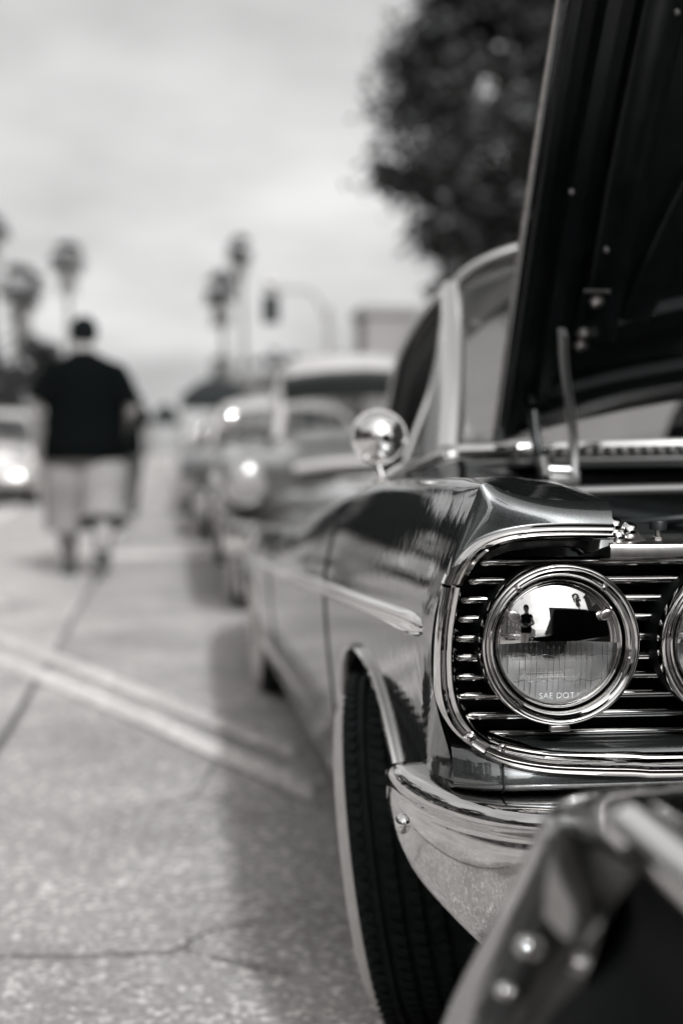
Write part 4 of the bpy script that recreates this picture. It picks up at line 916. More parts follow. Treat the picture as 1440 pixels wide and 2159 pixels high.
    m = MB(); m.tube(cr([(-hw * .62, .10, hood - .13), (-hw * .4, .03, hood - .10), (0, .0, hood - .085), (hw * .4, .03, hood - .10), (hw * .62, .10, hood - .13)], 16), .03, 10, flat=1.6); m.obj('bonnet_sheen', rm_, root)  # roof-coloured strip stands in for the sky reflected along the bonnet nose
    b = MB(); b.tube([(0, -.02, hood + .0), (0, .08, hood + .055), (0, .32, hood + .035)], [.012, .022, .006], 10); b.obj('bonnet_ornament', 'chrome', root)
    b = MB(); b.box((0, -.125, .40), (.16, .006, .08), bev=.004); b.obj('number_plate', 'satin', root)
    for a_ in ax:
        for s in (-1, 1): tyre_wheel((s * (hw - .14), a_, .33), .33, .18, 0 if s < 0 else math.pi, 0, root, detail=False)
    m = MB(); m.box((0, Ln / 2, .34), (hw - .27, Ln / 2 - .15, .1)); m.obj('underbody', 'dark', root, smooth=False)
    for ys in (y0 + 1.0, y0 + 1.9): m = MB(); m.box((0, ys, zc - .34), (.58, .08, .26), bev=.05); m.obj('seat', 'seat_dark', root)
    return root
saloon('saloon_car', 'grey saloon with white roof and black sun visor right behind the black car', 1.22, 7.25, 'grey_paint', 'white_paint', True, roof=1.50, hood=.90, cab=.76, hl=.90)
saloon('saloon_car', 'grey saloon with pale roof third in the row', 1.15, 13.0, 'grey_paint', 'white_paint', roof=1.42, hood=.90)
saloon('saloon_car', 'dark saloon with silver roof fourth in the row', 1.05, 18.7, 'navy_paint', 'silver_paint', roof=1.40, hood=.86)
saloon('saloon_car', 'pale saloon fifth in the row beside the black canopy', 1.1, 24.4, 'cream_paint', 'cream_paint', roof=1.45)
saloon('saloon_car', 'dark saloon sixth in the far end of the row', 1.1, 30.2, 'navy_paint', 'white_paint', roof=1.42)
saloon('saloon_car', 'white saloon furthest away in the row under the canopies', 1.1, 36.0, 'white_paint', 'white_paint', roof=1.42)
saloon('saloon_car', 'white saloon parked across the street beyond the walking man', -3.02, 22.5, 'white_paint', 'white_paint', roof=1.55, hood=.98, group='cars across the street')
saloon('saloon_car', 'dark saloon across the street behind the white one', -3.3, 29.0, 'navy_paint', 'navy_paint', roof=1.45, group='cars across the street')
saloon('saloon_car', 'dark saloon across the street nearest the crossing lines, mirrored in the wing', -4.9, 5.2, 'navy_paint', 'navy_paint', group='cars across the street')
saloon('saloon_car', 'grey saloon across the street between the dark one and the white one', -4.7, 12.6, 'grey_paint', 'white_paint', group='cars across the street')
saloon('saloon_car', 'grey saloon parked in the row behind the dark bumper car', 1.25, -11.2, 'grey_paint', 'white_paint')
saloon('saloon_car', 'silver saloon across the street mirrored small in the headlight', -4.6, -11.5, 'silver_paint', 'silver_paint', group='cars across the street')
# ------------------------------------------------------------------ people
M['skin'] = mat('skin', .32, .5, 0, WARM, noise=.1, nscale=30); M['ink'] = mat('tattooed_skin', .13, .5, 0, WARM, noise=.85, nscale=22)
M['hair'] = mat('dark_hair', .006, .8, 0, COOL, bump=.4, bscale=300, spec=.08); M['black_cloth'] = mat('black_cotton', .0035, .9, 0, COOL, noise=.2, nscale=25, spec=.05)
M['tan_cloth'] = mat('tan_cotton', .25, .85, 0, WARM, noise=.12, nscale=18); M['white_cloth'] = mat('white_denim', .75, .8, 0, WARM, noise=.05, nscale=20)
M['shoe'] = mat('black_shoe', .015, .5, 0, COOL); M['grey_cloth'] = mat('dark_grey_cotton', .05, .85, 0, WARM, noise=.3, nscale=12); M['camera_body'] = mat('camera_body', .012, .45, 0, COOL)
def skin_mesh(name, J, E, root_i, m_, parent, sub=2):
    """J: list of (x,y,z, rx, ry); grown with Skin + Subdivision, then kept as a plain mesh"""
    me = bpy.data.meshes.new(name); me.from_pydata([j[:3] for j in J], E, []); me.update()
    o = bpy.data.objects.new(name, me); COL.objects.link(o)
    s = o.modifiers.new('skin', 'SKIN'); s.use_smooth_shade = True
    o.modifiers.new('sub', 'SUBSURF').levels = sub
    if not me.skin_vertices: me.attributes  # layer comes with the modifier
    lay = me.skin_vertices[0].data if len(me.skin_vertices) else None
    if lay is None:
        bm = bmesh.new(); bm.from_mesh(me); bm.verts.layers.skin.verify(); bm.to_mesh(me); bm.free(); lay = me.skin_vertices[0].data
    for i, j in enumerate(J):
        lay[i].radius = (j[3], j[4] if len(j) > 4 else j[3]); lay[i].use_root = (i == root_i)
    dg = bpy.context.evaluated_depsgraph_get(); ev = o.evaluated_get(dg)
    nm = bpy.data.meshes.new_from_object(ev, depsgraph=dg); bpy.data.objects.remove(o); bpy.data.meshes.remove(me)
    nm.name = name; nm.materials.clear(); nm.polygons.foreach_set('use_smooth', [True] * len(nm.polygons)); nm.update()
    return link(name, nm, m_, parent, loc=(0, 0, 0))
def add_hand(J, E, wi, d, side, palm, s=1.0):
    """five bent fingers and a thumb from wrist vertex wi; d direction, side across the palm"""
    w_ = Vector(J[wi][:3]); d = Vector(d).normalized(); side = Vector(side).normalized(); palm = Vector(palm).normalized()
    k = len(J); c = w_ + d * .055 * s; J.append((*c, .036 * s, .020 * s)); E.append((wi, k))
    for i, (o_, ln_) in enumerate(((-.030, .062), (-.010, .075), (.010, .070), (.029, .055))):
        a = c + d * .035 * s + side * o_ * s; b_ = a + d * ln_ * .5 * s + palm * .012 * s; e_ = b_ + d * ln_ * .35 * s + palm * .03 * s
        n = len(J); J += [(*a, .0095 * s), (*b_, .009 * s), (*e_, .0075 * s)]; E += [(k, n), (n, n + 1), (n + 1, n + 2)]
    a = w_ + d * .03 * s - side * .034 * s + palm * .01 * s; b_ = a + d * .035 * s - side * .018 * s + palm * .012 * s
    n = len(J); J += [(*a, .012 * s), (*b_, .0095 * s)]; E += [(wi, n), (n, n + 1)]
def person(name, label, loc, rz, cloth, arms, H=1.72, wide=1.0, bow=0.0, stride=.16, hair='hair', group=None, T=1.0):
    """faces +y in its own frame. cloth: shirt, bottoms, leg material, shorts?; arms: per side shoulder>elbow>wrist"""
    root = empty(name, loc, rz); tag(root, label, 'person', group); k = H / 1.72; W = wide
    sh = .165 * W
    J = [(0, 0, .93, .14 * W, .11 * W), (0, .01, 1.10, .125 * W, .10 * W), (0, 0, 1.28, .12 * W, .085 * W), (0, -.01, 1.40, .08 * W, .055 * W), (0, .015 + bow * .3, 1.51, .058, .06),
         (0, .04 + bow * .8, 1.58, .062, .075), (0, .055 + bow * 1.2, 1.645, .078, .092), (0, .06 + bow * 1.35, 1.705, .052, .065)]
    E = [(0, 1), (1, 2), (2, 3), (3, 4), (4, 5), (5, 6), (6, 7)]
    legs = []
    for s in (-1, 1):
        st = stride * (1 if s < 0 else -1); i = len(J)
        kn = (s * .098 * W, st * .45 + .03, .50); an = (s * .088 * W, st, .10 + (.09 if (s > 0 and stride) else 0)); to = (s * .10 * W, st + .16, .035 + (.0 if not (s > 0 and stride) else .02))
        J += [(s * .105 * W, 0, .86, .105 * W, .105 * W), (*kn, .066, .068), (s * .094 * W, (kn[1] + an[1]) / 2 - .02, .33, .062, .066), (*an, .042, .045), (*to, .036, .028)]
        E += [(0, i), (i, i + 1), (i + 1, i + 2), (i + 2, i + 3), (i + 3, i + 4)]; legs.append((kn, an, to))
    for s, (el, wr) in zip((-1, 1), arms):
        i = len(J); J += [(s * sh * .92, -.01, 1.375, .056 * W ** .5, .056 * W ** .5), (*el, .05 * W ** .5, .05 * W ** .5), (*wr, .033, .030)]
        E += [(3, i), (i, i + 1), (i + 1, i + 2)]
        d = (Vector(wr) - Vector(el)).normalized(); add_hand(J, E, i + 2, d, Vector((-s, 0, .2)) if abs(d.x) < .8 else Vector((0, 0, 1)), Vector((0, -.2, -1)) if d.y > .5 else Vector((-s, .3, 0)))
    J = [(j[0], j[1], j[2] * k, *j[3:]) for j in J]
    body = skin_mesh('body', J, E, 0, cloth.get('skin', 'skin'), root)
    # shirt
    q = 1.10
    m = MB(); ring = lambda z, hx, hy, cy: [Vector((hx * math.copysign(abs(math.cos(t)) ** .9, math.cos(t)), cy + hy * math.copysign(abs(math.sin(t)) ** .9, math.sin(t)), z * k)) for t in [2 * math.pi * j / 28 for j in range(28)]]
    m.loft([ring(z, hx * W * T, hy * W * (T ** .5), cy + .004 * math.sin(z * 40)) for z, hx, hy, cy in ((.79, .178, .150, 0), (.80, .186, .156, 0), (.88, .188, .160, 0), (.97, .183, .160, .008), (1.06, .176, .155, .012), (1.15, .174, .148, .01), (1.24, .176, .140, .0), (1.32, .174, .128, -.008), (1.38, .168, .116, -.01), (1.425, .152, .102, -.01), (1.458, .122, .088, -.005), (1.484, .084, .072, .0), (1.505, .054, .058, .008), (1.52, .046, .05, .012))], True)
    for s, (el, wr) in zip((-1, 1), arms):
        t = cloth.get('sleeve', .75); a = Vector((s * (sh - .035), -.01, 1.385 * k)); b_ = Vector((el[0], el[1], el[2] * k)); c_ = a.lerp(b_, t); q = W ** .5
        m.tube([a + Vector((-s * .04, 0, .01)), a.lerp(c_, .15) + Vector((s * .012, 0, .012)), a.lerp(c_, .4) + Vector((s * .01, 0, 0)), a.lerp(c_, .7), c_], [.07 * q, .085 * q, .088 * q, .086 * q, .088 * q], 18, cap=False)
    m.obj('shirt', cloth['shirt'], root, 0, loc=(0, 0, 0))
    lw = cloth.get('leg_w', 1.0); m = MB(); m.loft([ring(z, hx * W * T ** .7, hy * W, 0) for z, hx, hy in ((.98, .165, .14), (.92, .172, .148), (.84, .172, .15), (.78, .15, .135), (.74, .10, .10))], True)
    for (kn, an, to), s in zip(legs, (-1, 1)):
        hp = Vector((s * .092 * W, 0, .84 * k)); kk = Vector((kn[0], kn[1], kn[2] * k)); aa = Vector((an[0], an[1], an[2] * k + .01))
        if cloth.get('shorts'): pts = [hp, hp.lerp(kk, .35), hp.lerp(kk, .7), kk, kk.lerp(aa, .42)]; rr = [.10 * W, .115 * W * lw, .108 * W * lw, .102 * W * lw, .108 * W * lw]
        else: pts = [hp, hp.lerp(kk, .35), hp.lerp(kk, .7), kk, kk.lerp(aa, .5), aa]; rr = [.10 * W, .108 * W * lw, .094 * W * lw, .08 * lw, .074 * lw, .07 * lw]
        m.tube(pts, rr, 20, cap=False, up=(0, 1, 0))
    m.obj('shorts' if cloth.get('shorts') else 'trousers', cloth['bottom'], root, 0, loc=(0, 0, 0))
    for (kn, an, to), s in zip(legs, (-1, 1)):
        z0 = an[2] * k - .10; S = []
        for yy, wd, zt in ((-.075, .03, .07), (-.06, .042, .10), (-.01, .045, .11), (.06, .047, .085), (.13, .05, .06), (.18, .042, .05), (.205, .02, .03)):
            S.append([Vector((an[0] + wd * a_, an[1] + yy, z0 + max(0.003, b_ * zt))) for a_, b_ in ((-1, 0), (-1.05, .35), (-.7, .9), (0, 1), (.7, .9), (1.05, .35), (1, 0), (0, 0))])
        m = MB(); m.loft(S, True, True, True); m.obj('shoe', 'shoe', root, 60, loc=(0, 0, 0))
    hz = 1.665 * k; hy = .052 + bow * 1.25; m = MB(); rows = []
    for i in range(9):
        ph = math.pi / 2 * (1 - i / 8 * 1.18); rr = math.cos(ph); rows.append([Vector((math.cos(t) * .094 * rr, hy + math.sin(t) * .112 * rr - (.012 if i > 5 else 0), hz + .100 * math.sin(ph) + (.03 * max(0, math.sin(t)) * (i / 8)) - .07 * max(0, -math.sin(t)) ** .7 * (i / 8))) for t in [2 * math.pi * j / 24 for j in range(24)]])
    m.loft(rows, True); m.obj('hair', hair, root, 0, loc=(0, 0, 0))
    # face: eyes, nose, mouth, ears
    fy = hy + .085; fz = 1.635 * k
    m = MB(); m.tube([(0, fy - .005, fz + .02), (0, fy + .012, fz - .01), (0, fy, fz - .018)], [.006, .012, .008], 8); m.obj('nose', cloth.get('skin', 'skin'), root, loc=(0, 0, 0))
    for s in (-1, 1):
        m = MB(); m.lathe([(0, .006), (.006, .004), (.009, 0)], (s * .03, fy - .008, fz + .018), 'y', 12); m.obj('eye', 'shoe', root, loc=(0, 0, 0))
        m = MB(); m.lathe([(0, .008), (.012, .007), (.022, .0), (.018, -.008)], (s * .08, hy, fz), (s, -.2, 0), 12); m.obj('ear', cloth.get('skin', 'skin'), root, loc=(0, 0, 0))
    m = MB(); m.tube([(-.022, fy - .012, fz - .045), (0, fy - .004, fz - .043), (.022, fy - .012, fz - .045)], .004, 6); m.obj('mouth', 'ink', root, loc=(0, 0, 0))
    return root
def arm(s, ex, ey, ez, wx, wy, wz): return ((s * ex, ey, ez), (s * wx, wy, wz))
g0 = G(182, 1218)
man = person('person', 'heavy man in black shirt and tan shorts walking away, head bowed', (g0.x, g0.y, 0), R(4), dict(shirt='black_cloth', bottom='tan_cloth', shorts=True, sleeve=.86, leg_w=1.22),
             [arm(-1, .325, -.03, 1.14, .31, .10, .90), arm(1, .325, -.05, 1.12, .25, .16, 1.00)], H=1.75, wide=1.24, bow=.06, stride=.2, T=1.2)
# tattooed calves of the walking man
for s, y_ in ((-1, .10), (1, -.10)):
    m = MB(); m.tube([(s * .118, y_ * .6 + .0, .36), (s * .117, y_ - .02, .27), (s * .112, y_ * 1.5, .17)], [.066, .072, .056], 14, cap=False); m.obj('calf_tattoo', 'ink', man, loc=(0, 0, 0))
g1 = G(268, 1100)
person('person', 'person in dark clothes walking further off beside the heavy man', (g1.x, g1.y, 0), R(-6), dict(shirt='black_cloth', bottom='grey_cloth', sleeve=.9),
       [arm(-1, .25, -.02, 1.14, .24, .08, .92), arm(1, .25, -.02, 1.14, .24, .08, .92)], H=1.74, wide=1.05)
ph = person('person', 'woman in white trousers photographing, seen mirrored in the headlight', (-.16, -.50, 0), R(-8), dict(shirt='black_cloth', bottom='white_cloth', sleeve=.25, leg_w=1.0),
            [arm(-1, .24, .05, 1.10, .05, .26, 1.02), arm(1, .24, .05, 1.10, .05, .26, 1.02)], H=1.64, wide=.92, bow=.05, stride=.0)
m = MB(); m.tube([(s_, -.03 + dy_, z_) for s_, dy_, z_ in ((-.02, .0, 1.60), (.02, -.05, 1.45), (.03, -.07, 1.25))], [.06, .055, .02], 12); m.obj('hair_tail', 'hair', ph, loc=(0, 0, 0))
pc = empty('photo_camera', (-.10, -.20, .985), R(-8)); tag(pc, 'black camera held by the woman in white trousers', 'camera')
m = MB(); m.box((0, 0, 0), (.065, .022, .042), bev=.008); m.box((0, 0, .05), (.022, .02, .014), bev=.005); m.obj('camera_housing', 'camera_body', pc)
m = MB(); m.lathe([(.034, 0), (.034, .04), (.037, .042), (.037, .06), (.030, .062), (.02, .052), (0, .05)], (0, .02, -.004), 'y', 32); m.obj('camera_lens', 'camera_body', pc)
person('person', 'man in dark jacket on the pavement, mirrored at the edge of the headlight', (3.35, .1, .13), R(60), dict(shirt='black_cloth', bottom='grey_cloth', sleeve=.95),
       [arm(-1, .26, .0, 1.14, .12, .2, 1.12), arm(1, .26, .0, 1.14, .12, .2, 1.12)], H=1.76, wide=1.12, stride=0)
person('person', 'man in a dark shirt standing across the street, mirrored in the wing', (-4.9, 4.4, 0), R(-100), dict(shirt='grey_cloth', bottom='black_cloth', sleeve=.8),
       [arm(-1, .26, .0, 1.14, .24, .08, .92), arm(1, .26, .0, 1.14, .24, .08, .92)], H=1.78, wide=1.1, stride=.08)

person('person', 'woman in pale top and dark trousers by the cars across the street', (-3.3, 10.6, 0), R(-70), dict(shirt='white_cloth', bottom='black_cloth', sleeve=.6),
       [arm(-1, .24, .0, 1.14, .22, .1, .92), arm(1, .24, .0, 1.14, .22, .1, .92)], H=1.66, wide=.92, stride=.1)
person('person', 'man in black clothes standing mid street left of the frame', (-2.7, 7.4, 0), R(-20), dict(shirt='black_cloth', bottom='black_cloth', sleeve=.8),
       [arm(-1, .26, .0, 1.14, .25, .08, .92), arm(1, .26, .0, 1.14, .25, .08, .92)], H=1.80, wide=1.15, stride=.12)
person('person', 'person in pale shirt far behind the camera in the road', (-2.3, -8.5, 0), R(160), dict(shirt='white_cloth', bottom='grey_cloth', sleeve=.7),
       [arm(-1, .25, .0, 1.14, .24, .08, .92), arm(1, .25, .0, 1.14, .24, .08, .92)], H=1.74, wide=1.0, stride=.14)
# ------------------------------------------------------------------ trees
def leaf_mat(name, v, var=.5):
    m = mat(name, v, .6, 0, (.98, 1, .97), noise=var, nscale=1.2, spec=.3); return m
M['leaf'] = leaf_mat('dark_leaves', .048, .85); M['leaf2'] = leaf_mat('grey_green_leaves', .085); M['frond'] = leaf_mat('palm_fronds', .075); M['bark'] = mat('bark', .14, .9, 0, WARM, noise=.4, nscale=6, bump=.5, bscale=20)
M['dry'] = mat('dry_palm_skirt', .17, .9, 0, WARM, noise=.3, nscale=8)
def leafy_tree(name, label, loc, trunk_h, cen, rad, nclump, nleaf, size, m_='leaf', group=None, shape=None, cat='tree', seed=1):
    rnd = random.Random(seed); root = empty(name, loc); tag(root, label, cat, group)
    m = MB(); tr = trunk_h + (cen[2] - trunk_h) * .9; rb = max(.06, rad[2] * .05)
    m.tube([(0, 0, 0), (.03, .02, trunk_h * .5), (-.02, 0, trunk_h), (cen[0] * .5, cen[1] * .5, cen[2]), (cen[0], cen[1], cen[2] + rad[2] * .7)], [rb * 1.5, rb * 1.1, rb, rb * .6, rb * .12], 10)
    lim = []; V, Fc = [], []
    for c_ in range(nclump):
        while True:
            u = Vector((rnd.uniform(-1, 1), rnd.uniform(-1, 1), rnd.uniform(-1, 1)))
            if .12 < u.length < 1: break
        u = u.normalized() * (u.length ** .45) * (1.16 if c_ % 5 == 0 else 1)
        wz = 1 if shape is None else shape(u.z)
        c = Vector((cen[0] + u.x * rad[0] * wz, cen[1] + u.y * rad[1] * wz, cen[2] + u.z * rad[2]))
        if c_ % 4 == 0: m.tube([(cen[0] * .5, cen[1] * .5, max(trunk_h * .9, c.z - rad[2] * .5)), (Vector((cen[0] * .5, cen[1] * .5, c.z)) + c) * .5 - Vector((0, 0, .1)), c], [rb * .4, rb * .25, rb * .08], 6)
        cr_ = rnd.uniform(.5, 1.2) * min(rad) * (.20 if c_ % 5 == 0 else .28)
        for i in range(nleaf):
            p = c + Vector((rnd.gauss(0, 1), rnd.gauss(0, 1), rnd.gauss(0, .8))) * cr_ * .55
            a = Vector((rnd.uniform(-1, 1), rnd.uniform(-1, 1), rnd.uniform(-.6, .6))).normalized(); b_ = a.cross(Vector((rnd.uniform(-1, 1), rnd.uniform(-1, 1), rnd.uniform(-1, 1)))).normalized(); s = size * rnd.uniform(.6, 1.4)
            k = len(V); V += [p - a * s, p + b_ * s * .45, p + a * s, p - b_ * s * .45]; Fc.append((k, k + 1, k + 2, k + 3))
    m.obj('trunk', 'bark', root); mk('crown', V, Fc, m_, root, smooth=False)
    return root
bt = F(1075, 620, 30)
leafy_tree('street_tree', 'tall dense dark tree behind the raised bonnet', (bt.x + .35, 30, .13), 3.2, (0, 0, 8.6), (2.85, 3.0, 4.7), 165, 190, .15, 'leaf', shape=lambda z: 1.1 - .62 * max(0, z + .3), seed=5)
for i, (x, y, tz, rd, sd_, lb) in enumerate(((-5.7, 62, 4.4, 1.7, 11, 'dark hedge tree left of the walking man'), (-8.6, 60, 4.6, 2.2, 12, 'dark hedge tree at the far left edge'), (-4.0, 84, 2.6, 1.6, 13, 'low hedge tree just past the man at the street end'))):
    leafy_tree('hedge_tree', lb, (x, y, 0), .9, (0, 0, tz * .60), (rd, rd, tz * .60), 46, 200, .18, 'leaf', 'far hedge trees', seed=sd_)
for i, (x, y, h, rd, lb) in enumerate(((5.6, 86, 7.0, .9, 'small shrub on the low roof near the palms'), (8.4, 88, 6.9, 1.0, 'spiky shrub on the low roof in the middle'), (10.6, 87, 7.2, 1.1, 'shrub on the low roof next to the grey building'))):
    leafy_tree('roof_shrub', lb, (x, y, 4.6), .3, (0, 0, 1.3), (rd * 1.5, rd, .9), 16, 90, .13, 'leaf2', 'roof shrubs', cat='shrub', seed=30 + i)
for i, (x, y, h, rd, lb) in enumerate(((-9.4, 3.6, 6.6, 1.9, 'bushy street tree across the road, mirrored in the wing'), (-9.6, 11.5, 7.6, 2.2, 'leafy street tree across the road further along'), (-9.2, -5.2, 6.2, 1.8, 'street tree across the road behind the camera'), (7.4, -16, 7, 2.1, 'street tree on the near pavement behind the camera'), (-8.4, 17.5, 7.2, 2.0, 'dark street tree across the road past the grey saloon'), (-8.8, 27, 8, 2.2, 'dark street tree across the road near the far white car'))):
    leafy_tree('street_tree', lb, (x, y, .128), 2.2, (0, 0, h * .62), (rd, rd, h * .36), 40, 120, .16, 'leaf', 'street trees out of frame', seed=50 + i)
def palm(label, x, y, h, cd, seed, group='tall palms'):
    rnd = random.Random(seed); root = empty('palm_tree', (x, y, 0)); tag(root, label, 'palm tree', group)
    lean = rnd.uniform(-.4, .4); m = MB(); m.tube([(lean * (t ** 2), 0, h * t) for t in [i / 10 for i in range(11)]], [.26 - .13 * i / 10 for i in range(11)], 10); m.obj('trunk', 'bark', root)
    V, Fc = [], []; top = Vector((lean, 0, h)); r_ = cd / 2
    for i in range(52):
        az = rnd.uniform(0, 2 * math.pi); el = rnd.uniform(-.75, 1.35); d = Vector((math.cos(az) * math.cos(el), math.sin(az) * math.cos(el), math.sin(el))); ln_ = r_ * rnd.uniform(.85, 1.1)
        stem = top + d * ln_ * .55; hub = stem; tipd = (d + Vector((0, 0, -.35))).normalized()
        sx = tipd.cross(Vector((0, 0, 1))); sx = sx.normalized() if sx.length > .01 else Vector((1, 0, 0)); up_ = sx.cross(tipd)
        k = len(V); V += [top, top + sx * .02, stem + sx * .02, stem]; Fc.append((k, k + 1, k + 2, k + 3))
        for j in range(15):                                     # fan of pleated blades
            a = R(-80 + 160 * j / 14); q = tipd * math.cos(a) + sx * math.sin(a); L2 = ln_ * .55 * rnd.uniform(.8, 1.05); e_ = hub + q * L2 - Vector((0, 0, L2 * .22)); md = hub + q * L2 * .55; nn = q.cross(up_).normalized() * ln_ * .028
            k = len(V); V += [hub, md + nn, e_, md - nn]; Fc.append((k, k + 1, k + 2, k + 3))
    mk('crown', V, Fc, 'frond', root, smooth=False)
    V, Fc = [], []
    for i in range(60):                                         # dry skirt under the crown
        az = rnd.uniform(0, 2 * math.pi); d = Vector((math.cos(az), math.sin(az), 0)); z0 = h - rnd.uniform(0, cd * .3); a = Vector((lean, 0, z0)) + d * .12; e_ = a + d * rnd.uniform(.3, .7) * r_ * .7 + Vector((0, 0, -rnd.uniform(.6, 1.3) * r_ * 1.1)); sx = Vector((-d.y, d.x, 0)) * .10
        k = len(V); V += [a - sx * .5, a + sx * .5, e_ + sx, e_ - sx]; Fc.append((k, k + 1, k + 2, k + 3))
    mk('skirt', V, Fc, 'dry', root, smooth=False); return root
for px, py, Y, cd, lb in ((148, 545, 105, 2.7, 'tall palm right above the walking man'), (30, 605, 85, 2.9, 'palm with wide crown left of the walking man'), (-12, 488, 100, 2.8, 'palm cut off at the left edge of the sky'), (516, 528, 110, 2.3, 'tallest of the palms next to the traffic signal'), (478, 612, 95, 2.5, 'middle palm of the group left of the signal'), (460, 775, 105, 1.9, 'short palm below the other two by the dark canopy')):
    p = F(px, py, Y); palm(lb, p.x, Y, p.z, cd * 1.12, int(px + 900))
palm('palm on the pavement behind the camera, mirrored in the headlight', 9.5, -11.5, 9.6, 2.8, 71); palm('slim palm far behind the camera on the near side', 10.5, -24, 11, 2.8, 72); palm('palm across the street behind the camera', -8.6, -13, 9.0, 3.0, 73)

# ------------------------------------------------------------------ buildings
M['stucco'] = mat('grey_stucco', .27, .9, 0, WARM, noise=.08, nscale=.8, bump=.15, bscale=40); M['stucco_white'] = mat('pale_stucco', .5, .9, 0, WARM, noise=.08, nscale=.8)
M['brick'] = mat('dark_brick', .15, .9, 0, WARM, noise=.25, nscale=3); M['dark_wall'] = mat('dark_wall', .05, .8, 0, WARM, noise=.2, nscale=2); M['pane'] = mat('window_pane', .03, .06, 0, COOL, coat=1); M['trim'] = mat('white_trim', .6, .7, 0, WARM)
WM = {}
def building(name, label, x0, x1, y0, y1, h, m_, face, nx=0, nz=0, cat='building', group=None, base=0, ww=1.1, wh=1.4):
    root = empty(name, ((x0 + x1) / 2, (y0 + y1) / 2, base)); tag(root, label, cat, group); hx, hy = (x1 - x0) / 2, (y1 - y0) / 2
    m = MB(); m.box((0, 0, h / 2), (hx, hy, h / 2)); wl = m.obj('wall', m_, root, smooth=False)
    m = MB(); m.box((0, 0, h + .14), (hx + .12, hy + .12, .14)); m.obj('parapet', m_, root, smooth=False)
    key = (ww, wh)
    if key not in WM:
        b = MB(); b.box((0, 0, wh / 2 + .05), (ww / 2 + .08, .06, .05)); b.box((0, 0, -wh / 2 - .05), (ww / 2 + .14, .10, .05)); b.box((-ww / 2 - .04, 0, 0), (.04, .06, wh / 2)); b.box((ww / 2 + .04, 0, 0), (.04, .06, wh / 2)); b.box((0, .015, 0), (.025, .03, wh / 2))
        p = MB(); p.box((0, .03, 0), (ww / 2, .012, wh / 2)); WM[key] = [b, p, None, None]
    W_ = WM[key]
    for i in range(nx):
        for j in range(nz):
            z = (j + .55) * h / nz; o_ = -1 + 2 * (i + .5) / nx
            loc, rz = {'+x': ((hx + .06, o_ * hy, z), R(90)), '-x': ((-hx - .06, o_ * hy, z), R(-90)), '-y': ((o_ * hx, -hy - .06, z), 0), '+y': ((o_ * hx, hy + .06, z), R(180))}[face]
            if W_[2] is None: o = W_[0].obj('window', 'trim', root, loc=loc, smooth=False); W_[2] = o.data; q = W_[1].obj('pane', 'pane', o, loc=(0, 0, 0), smooth=False); W_[3] = q.data
            else: o = link('window', W_[2], None, root, loc=loc); q = link('pane', W_[3], None, o, loc=(0, 0, 0))
            o.rotation_euler = (0, 0, rz)
    return root
c0 = F(770, 645, 45)
building('shop_building', 'plain pale grey building wall rising beside the windscreen pillar', c0.x, 18, 45, 47.5, c0.z - .28, 'stucco', '-y', 0, 0)
c1 = F(505, 790, 90)
building('low_building', 'low flat-roofed building in the distance beneath the traffic signal', c1.x, 16, 90, 104, c1.z - .28, 'brick', '-y', 4, 1, ww=1.6, wh=1.3)
building('apartment_block', 'three-storey brick block across the street behind the camera', -24, -12.5, -46, -14, 10.5, 'brick', '+x', 8, 3, group='street fronts out of frame')
building('apartment_block', 'dark brick two-storey block across the street beside the row', -24, -13, -10, 14, 6.4, 'brick', '+x', 6, 2, group='street fronts out of frame')
building('apartment_block', 'dark two-storey block across the street further up', -24, -13.5, 18, 46, 6.8, 'dark_wall', '+x', 6, 2, group='street fronts out of frame')
building('apartment_block', 'far brick block across the street at the end behind the camera', -22, -12, -96, -52, 9, 'brick', '+x', 8, 3, group='street fronts out of frame')
building('apartment_block', 'dark shop front on the near pavement, mirrored in the headlight', 9.2, 20, -8, 12, 7.5, 'dark_wall', '-x', 4, 2, group='street fronts out of frame')
building('apartment_block', 'pale shop front on the near pavement behind the camera', 12, 22, -60, -26, 6, 'stucco_white', '-x', 6, 2, group='street fronts out of frame')
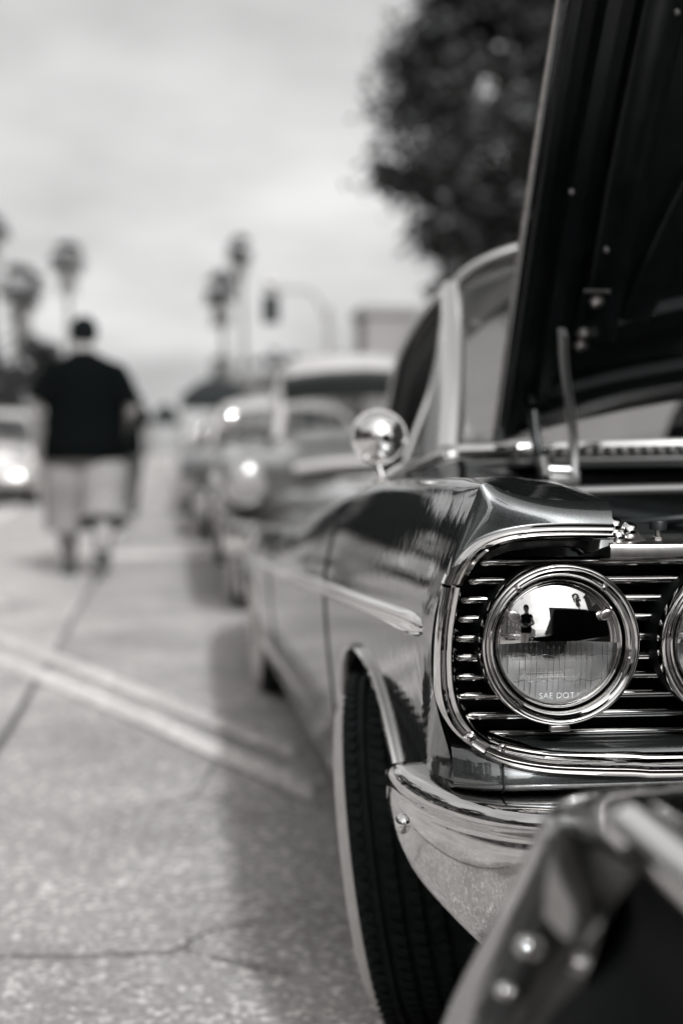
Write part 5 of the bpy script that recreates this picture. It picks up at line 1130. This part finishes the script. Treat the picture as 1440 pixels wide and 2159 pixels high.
# black pop-up canopies
M['canopy'] = mat('black_canopy_cloth', .012, .8, 0, COOL)
def canopy(label, x0, x1, y0, y1, z0, z1):
    root = empty('pop_up_canopy', ((x0 + x1) / 2, (y0 + y1) / 2, 0)); tag(root, label, 'canopy', 'pop-up canopies'); hx, hy = (x1 - x0) / 2, (y1 - y0) / 2
    for sx in (-1, 1):
        for sy in (-1, 1): m = MB(); m.tube([(sx * (hx - .05), sy * (hy - .05), 0), (sx * (hx - .05), sy * (hy - .05), z0)], .025, 8); m.obj('leg', 'steel', root)
    m = MB(); rg = lambda k, z: [Vector((a * hx * k, b_ * hy * k, z)) for a, b_ in ((-1, -1), (0, -1), (1, -1), (1, 0), (1, 1), (0, 1), (-1, 1), (-1, 0))]
    m.loft([rg(1.0, z0 - .32), rg(1.01, z0), rg(.5, z0 + (z1 - z0) * .7), rg(.02, z1)], True); m.obj('cloth', 'canopy', root, smooth=False); return root
a = F(383, 858, 46); b = F(505, 805, 46); canopy('large black canopy over the far end of the row', a.x, b.x + .4, 46, 50, a.z + .36, b.z + .25)
a = F(322, 895, 62); b = F(378, 860, 62); canopy('smaller black canopy further down the street', a.x, b.x, 62, 65, a.z + .36, b.z + .25)

# traffic signal on a curved mast arm
M['signal_grey'] = mat('galvanised_pole', .35, .5, .6, WARM)
ps = F(694, 700, 52); hd = F(571, 652, 52)
ts = empty('traffic_signal', (ps.x, 52, 0)); tag(ts, 'traffic signal hanging from a curved mast arm over the street', 'traffic signal'); dx_ = hd.x - ps.x
m = MB(); m.tube([(0, 0, 0), (0, 0, ps.z - 1), (0, 0, ps.z + .9)], [.14, .11, .09], 12); m.obj('pole', 'signal_grey', ts)
m = MB(); m.tube(cr([(0, 0, ps.z + .2), (dx_ * .25, 0, hd.z + .55), (dx_ * .6, 0, hd.z + .75), (dx_ + .0, 0, hd.z + .62)], 20), .06, 10); m.obj('mast_arm', 'signal_grey', ts)
m = MB(); m.box((dx_, 0, hd.z), (.30, .18, .50), bev=.03); m.box((dx_, 0, hd.z + .45), (.03, .03, .18)); sh_ = m.obj('signal_head', 'canopy', ts)
for k in (-1, 0, 1):
    b = MB(); b.lathe([(.10, .16), (.105, 0), (.09, 0), (.0, .01)], (dx_, -.18, hd.z + k * .31), '-y', 20); b.obj('signal_lens', 'pane', sh_)
m = MB(); m.lathe([(0, .27), (.12, .24), (.22, .15), (.27, 0), (.22, -.15), (.10, -.24), (0, -.25)], (dx_, 0, hd.z + .92), 'z', 24); m.obj('highlight_ball', 'white_paint', ts)  # white ball added to imitate a blurred bright highlight above the signal

for o in bpy.data.objects:                                      # build-time marks
    for k in ('_w', '_s'):
        if k in o: del o[k]
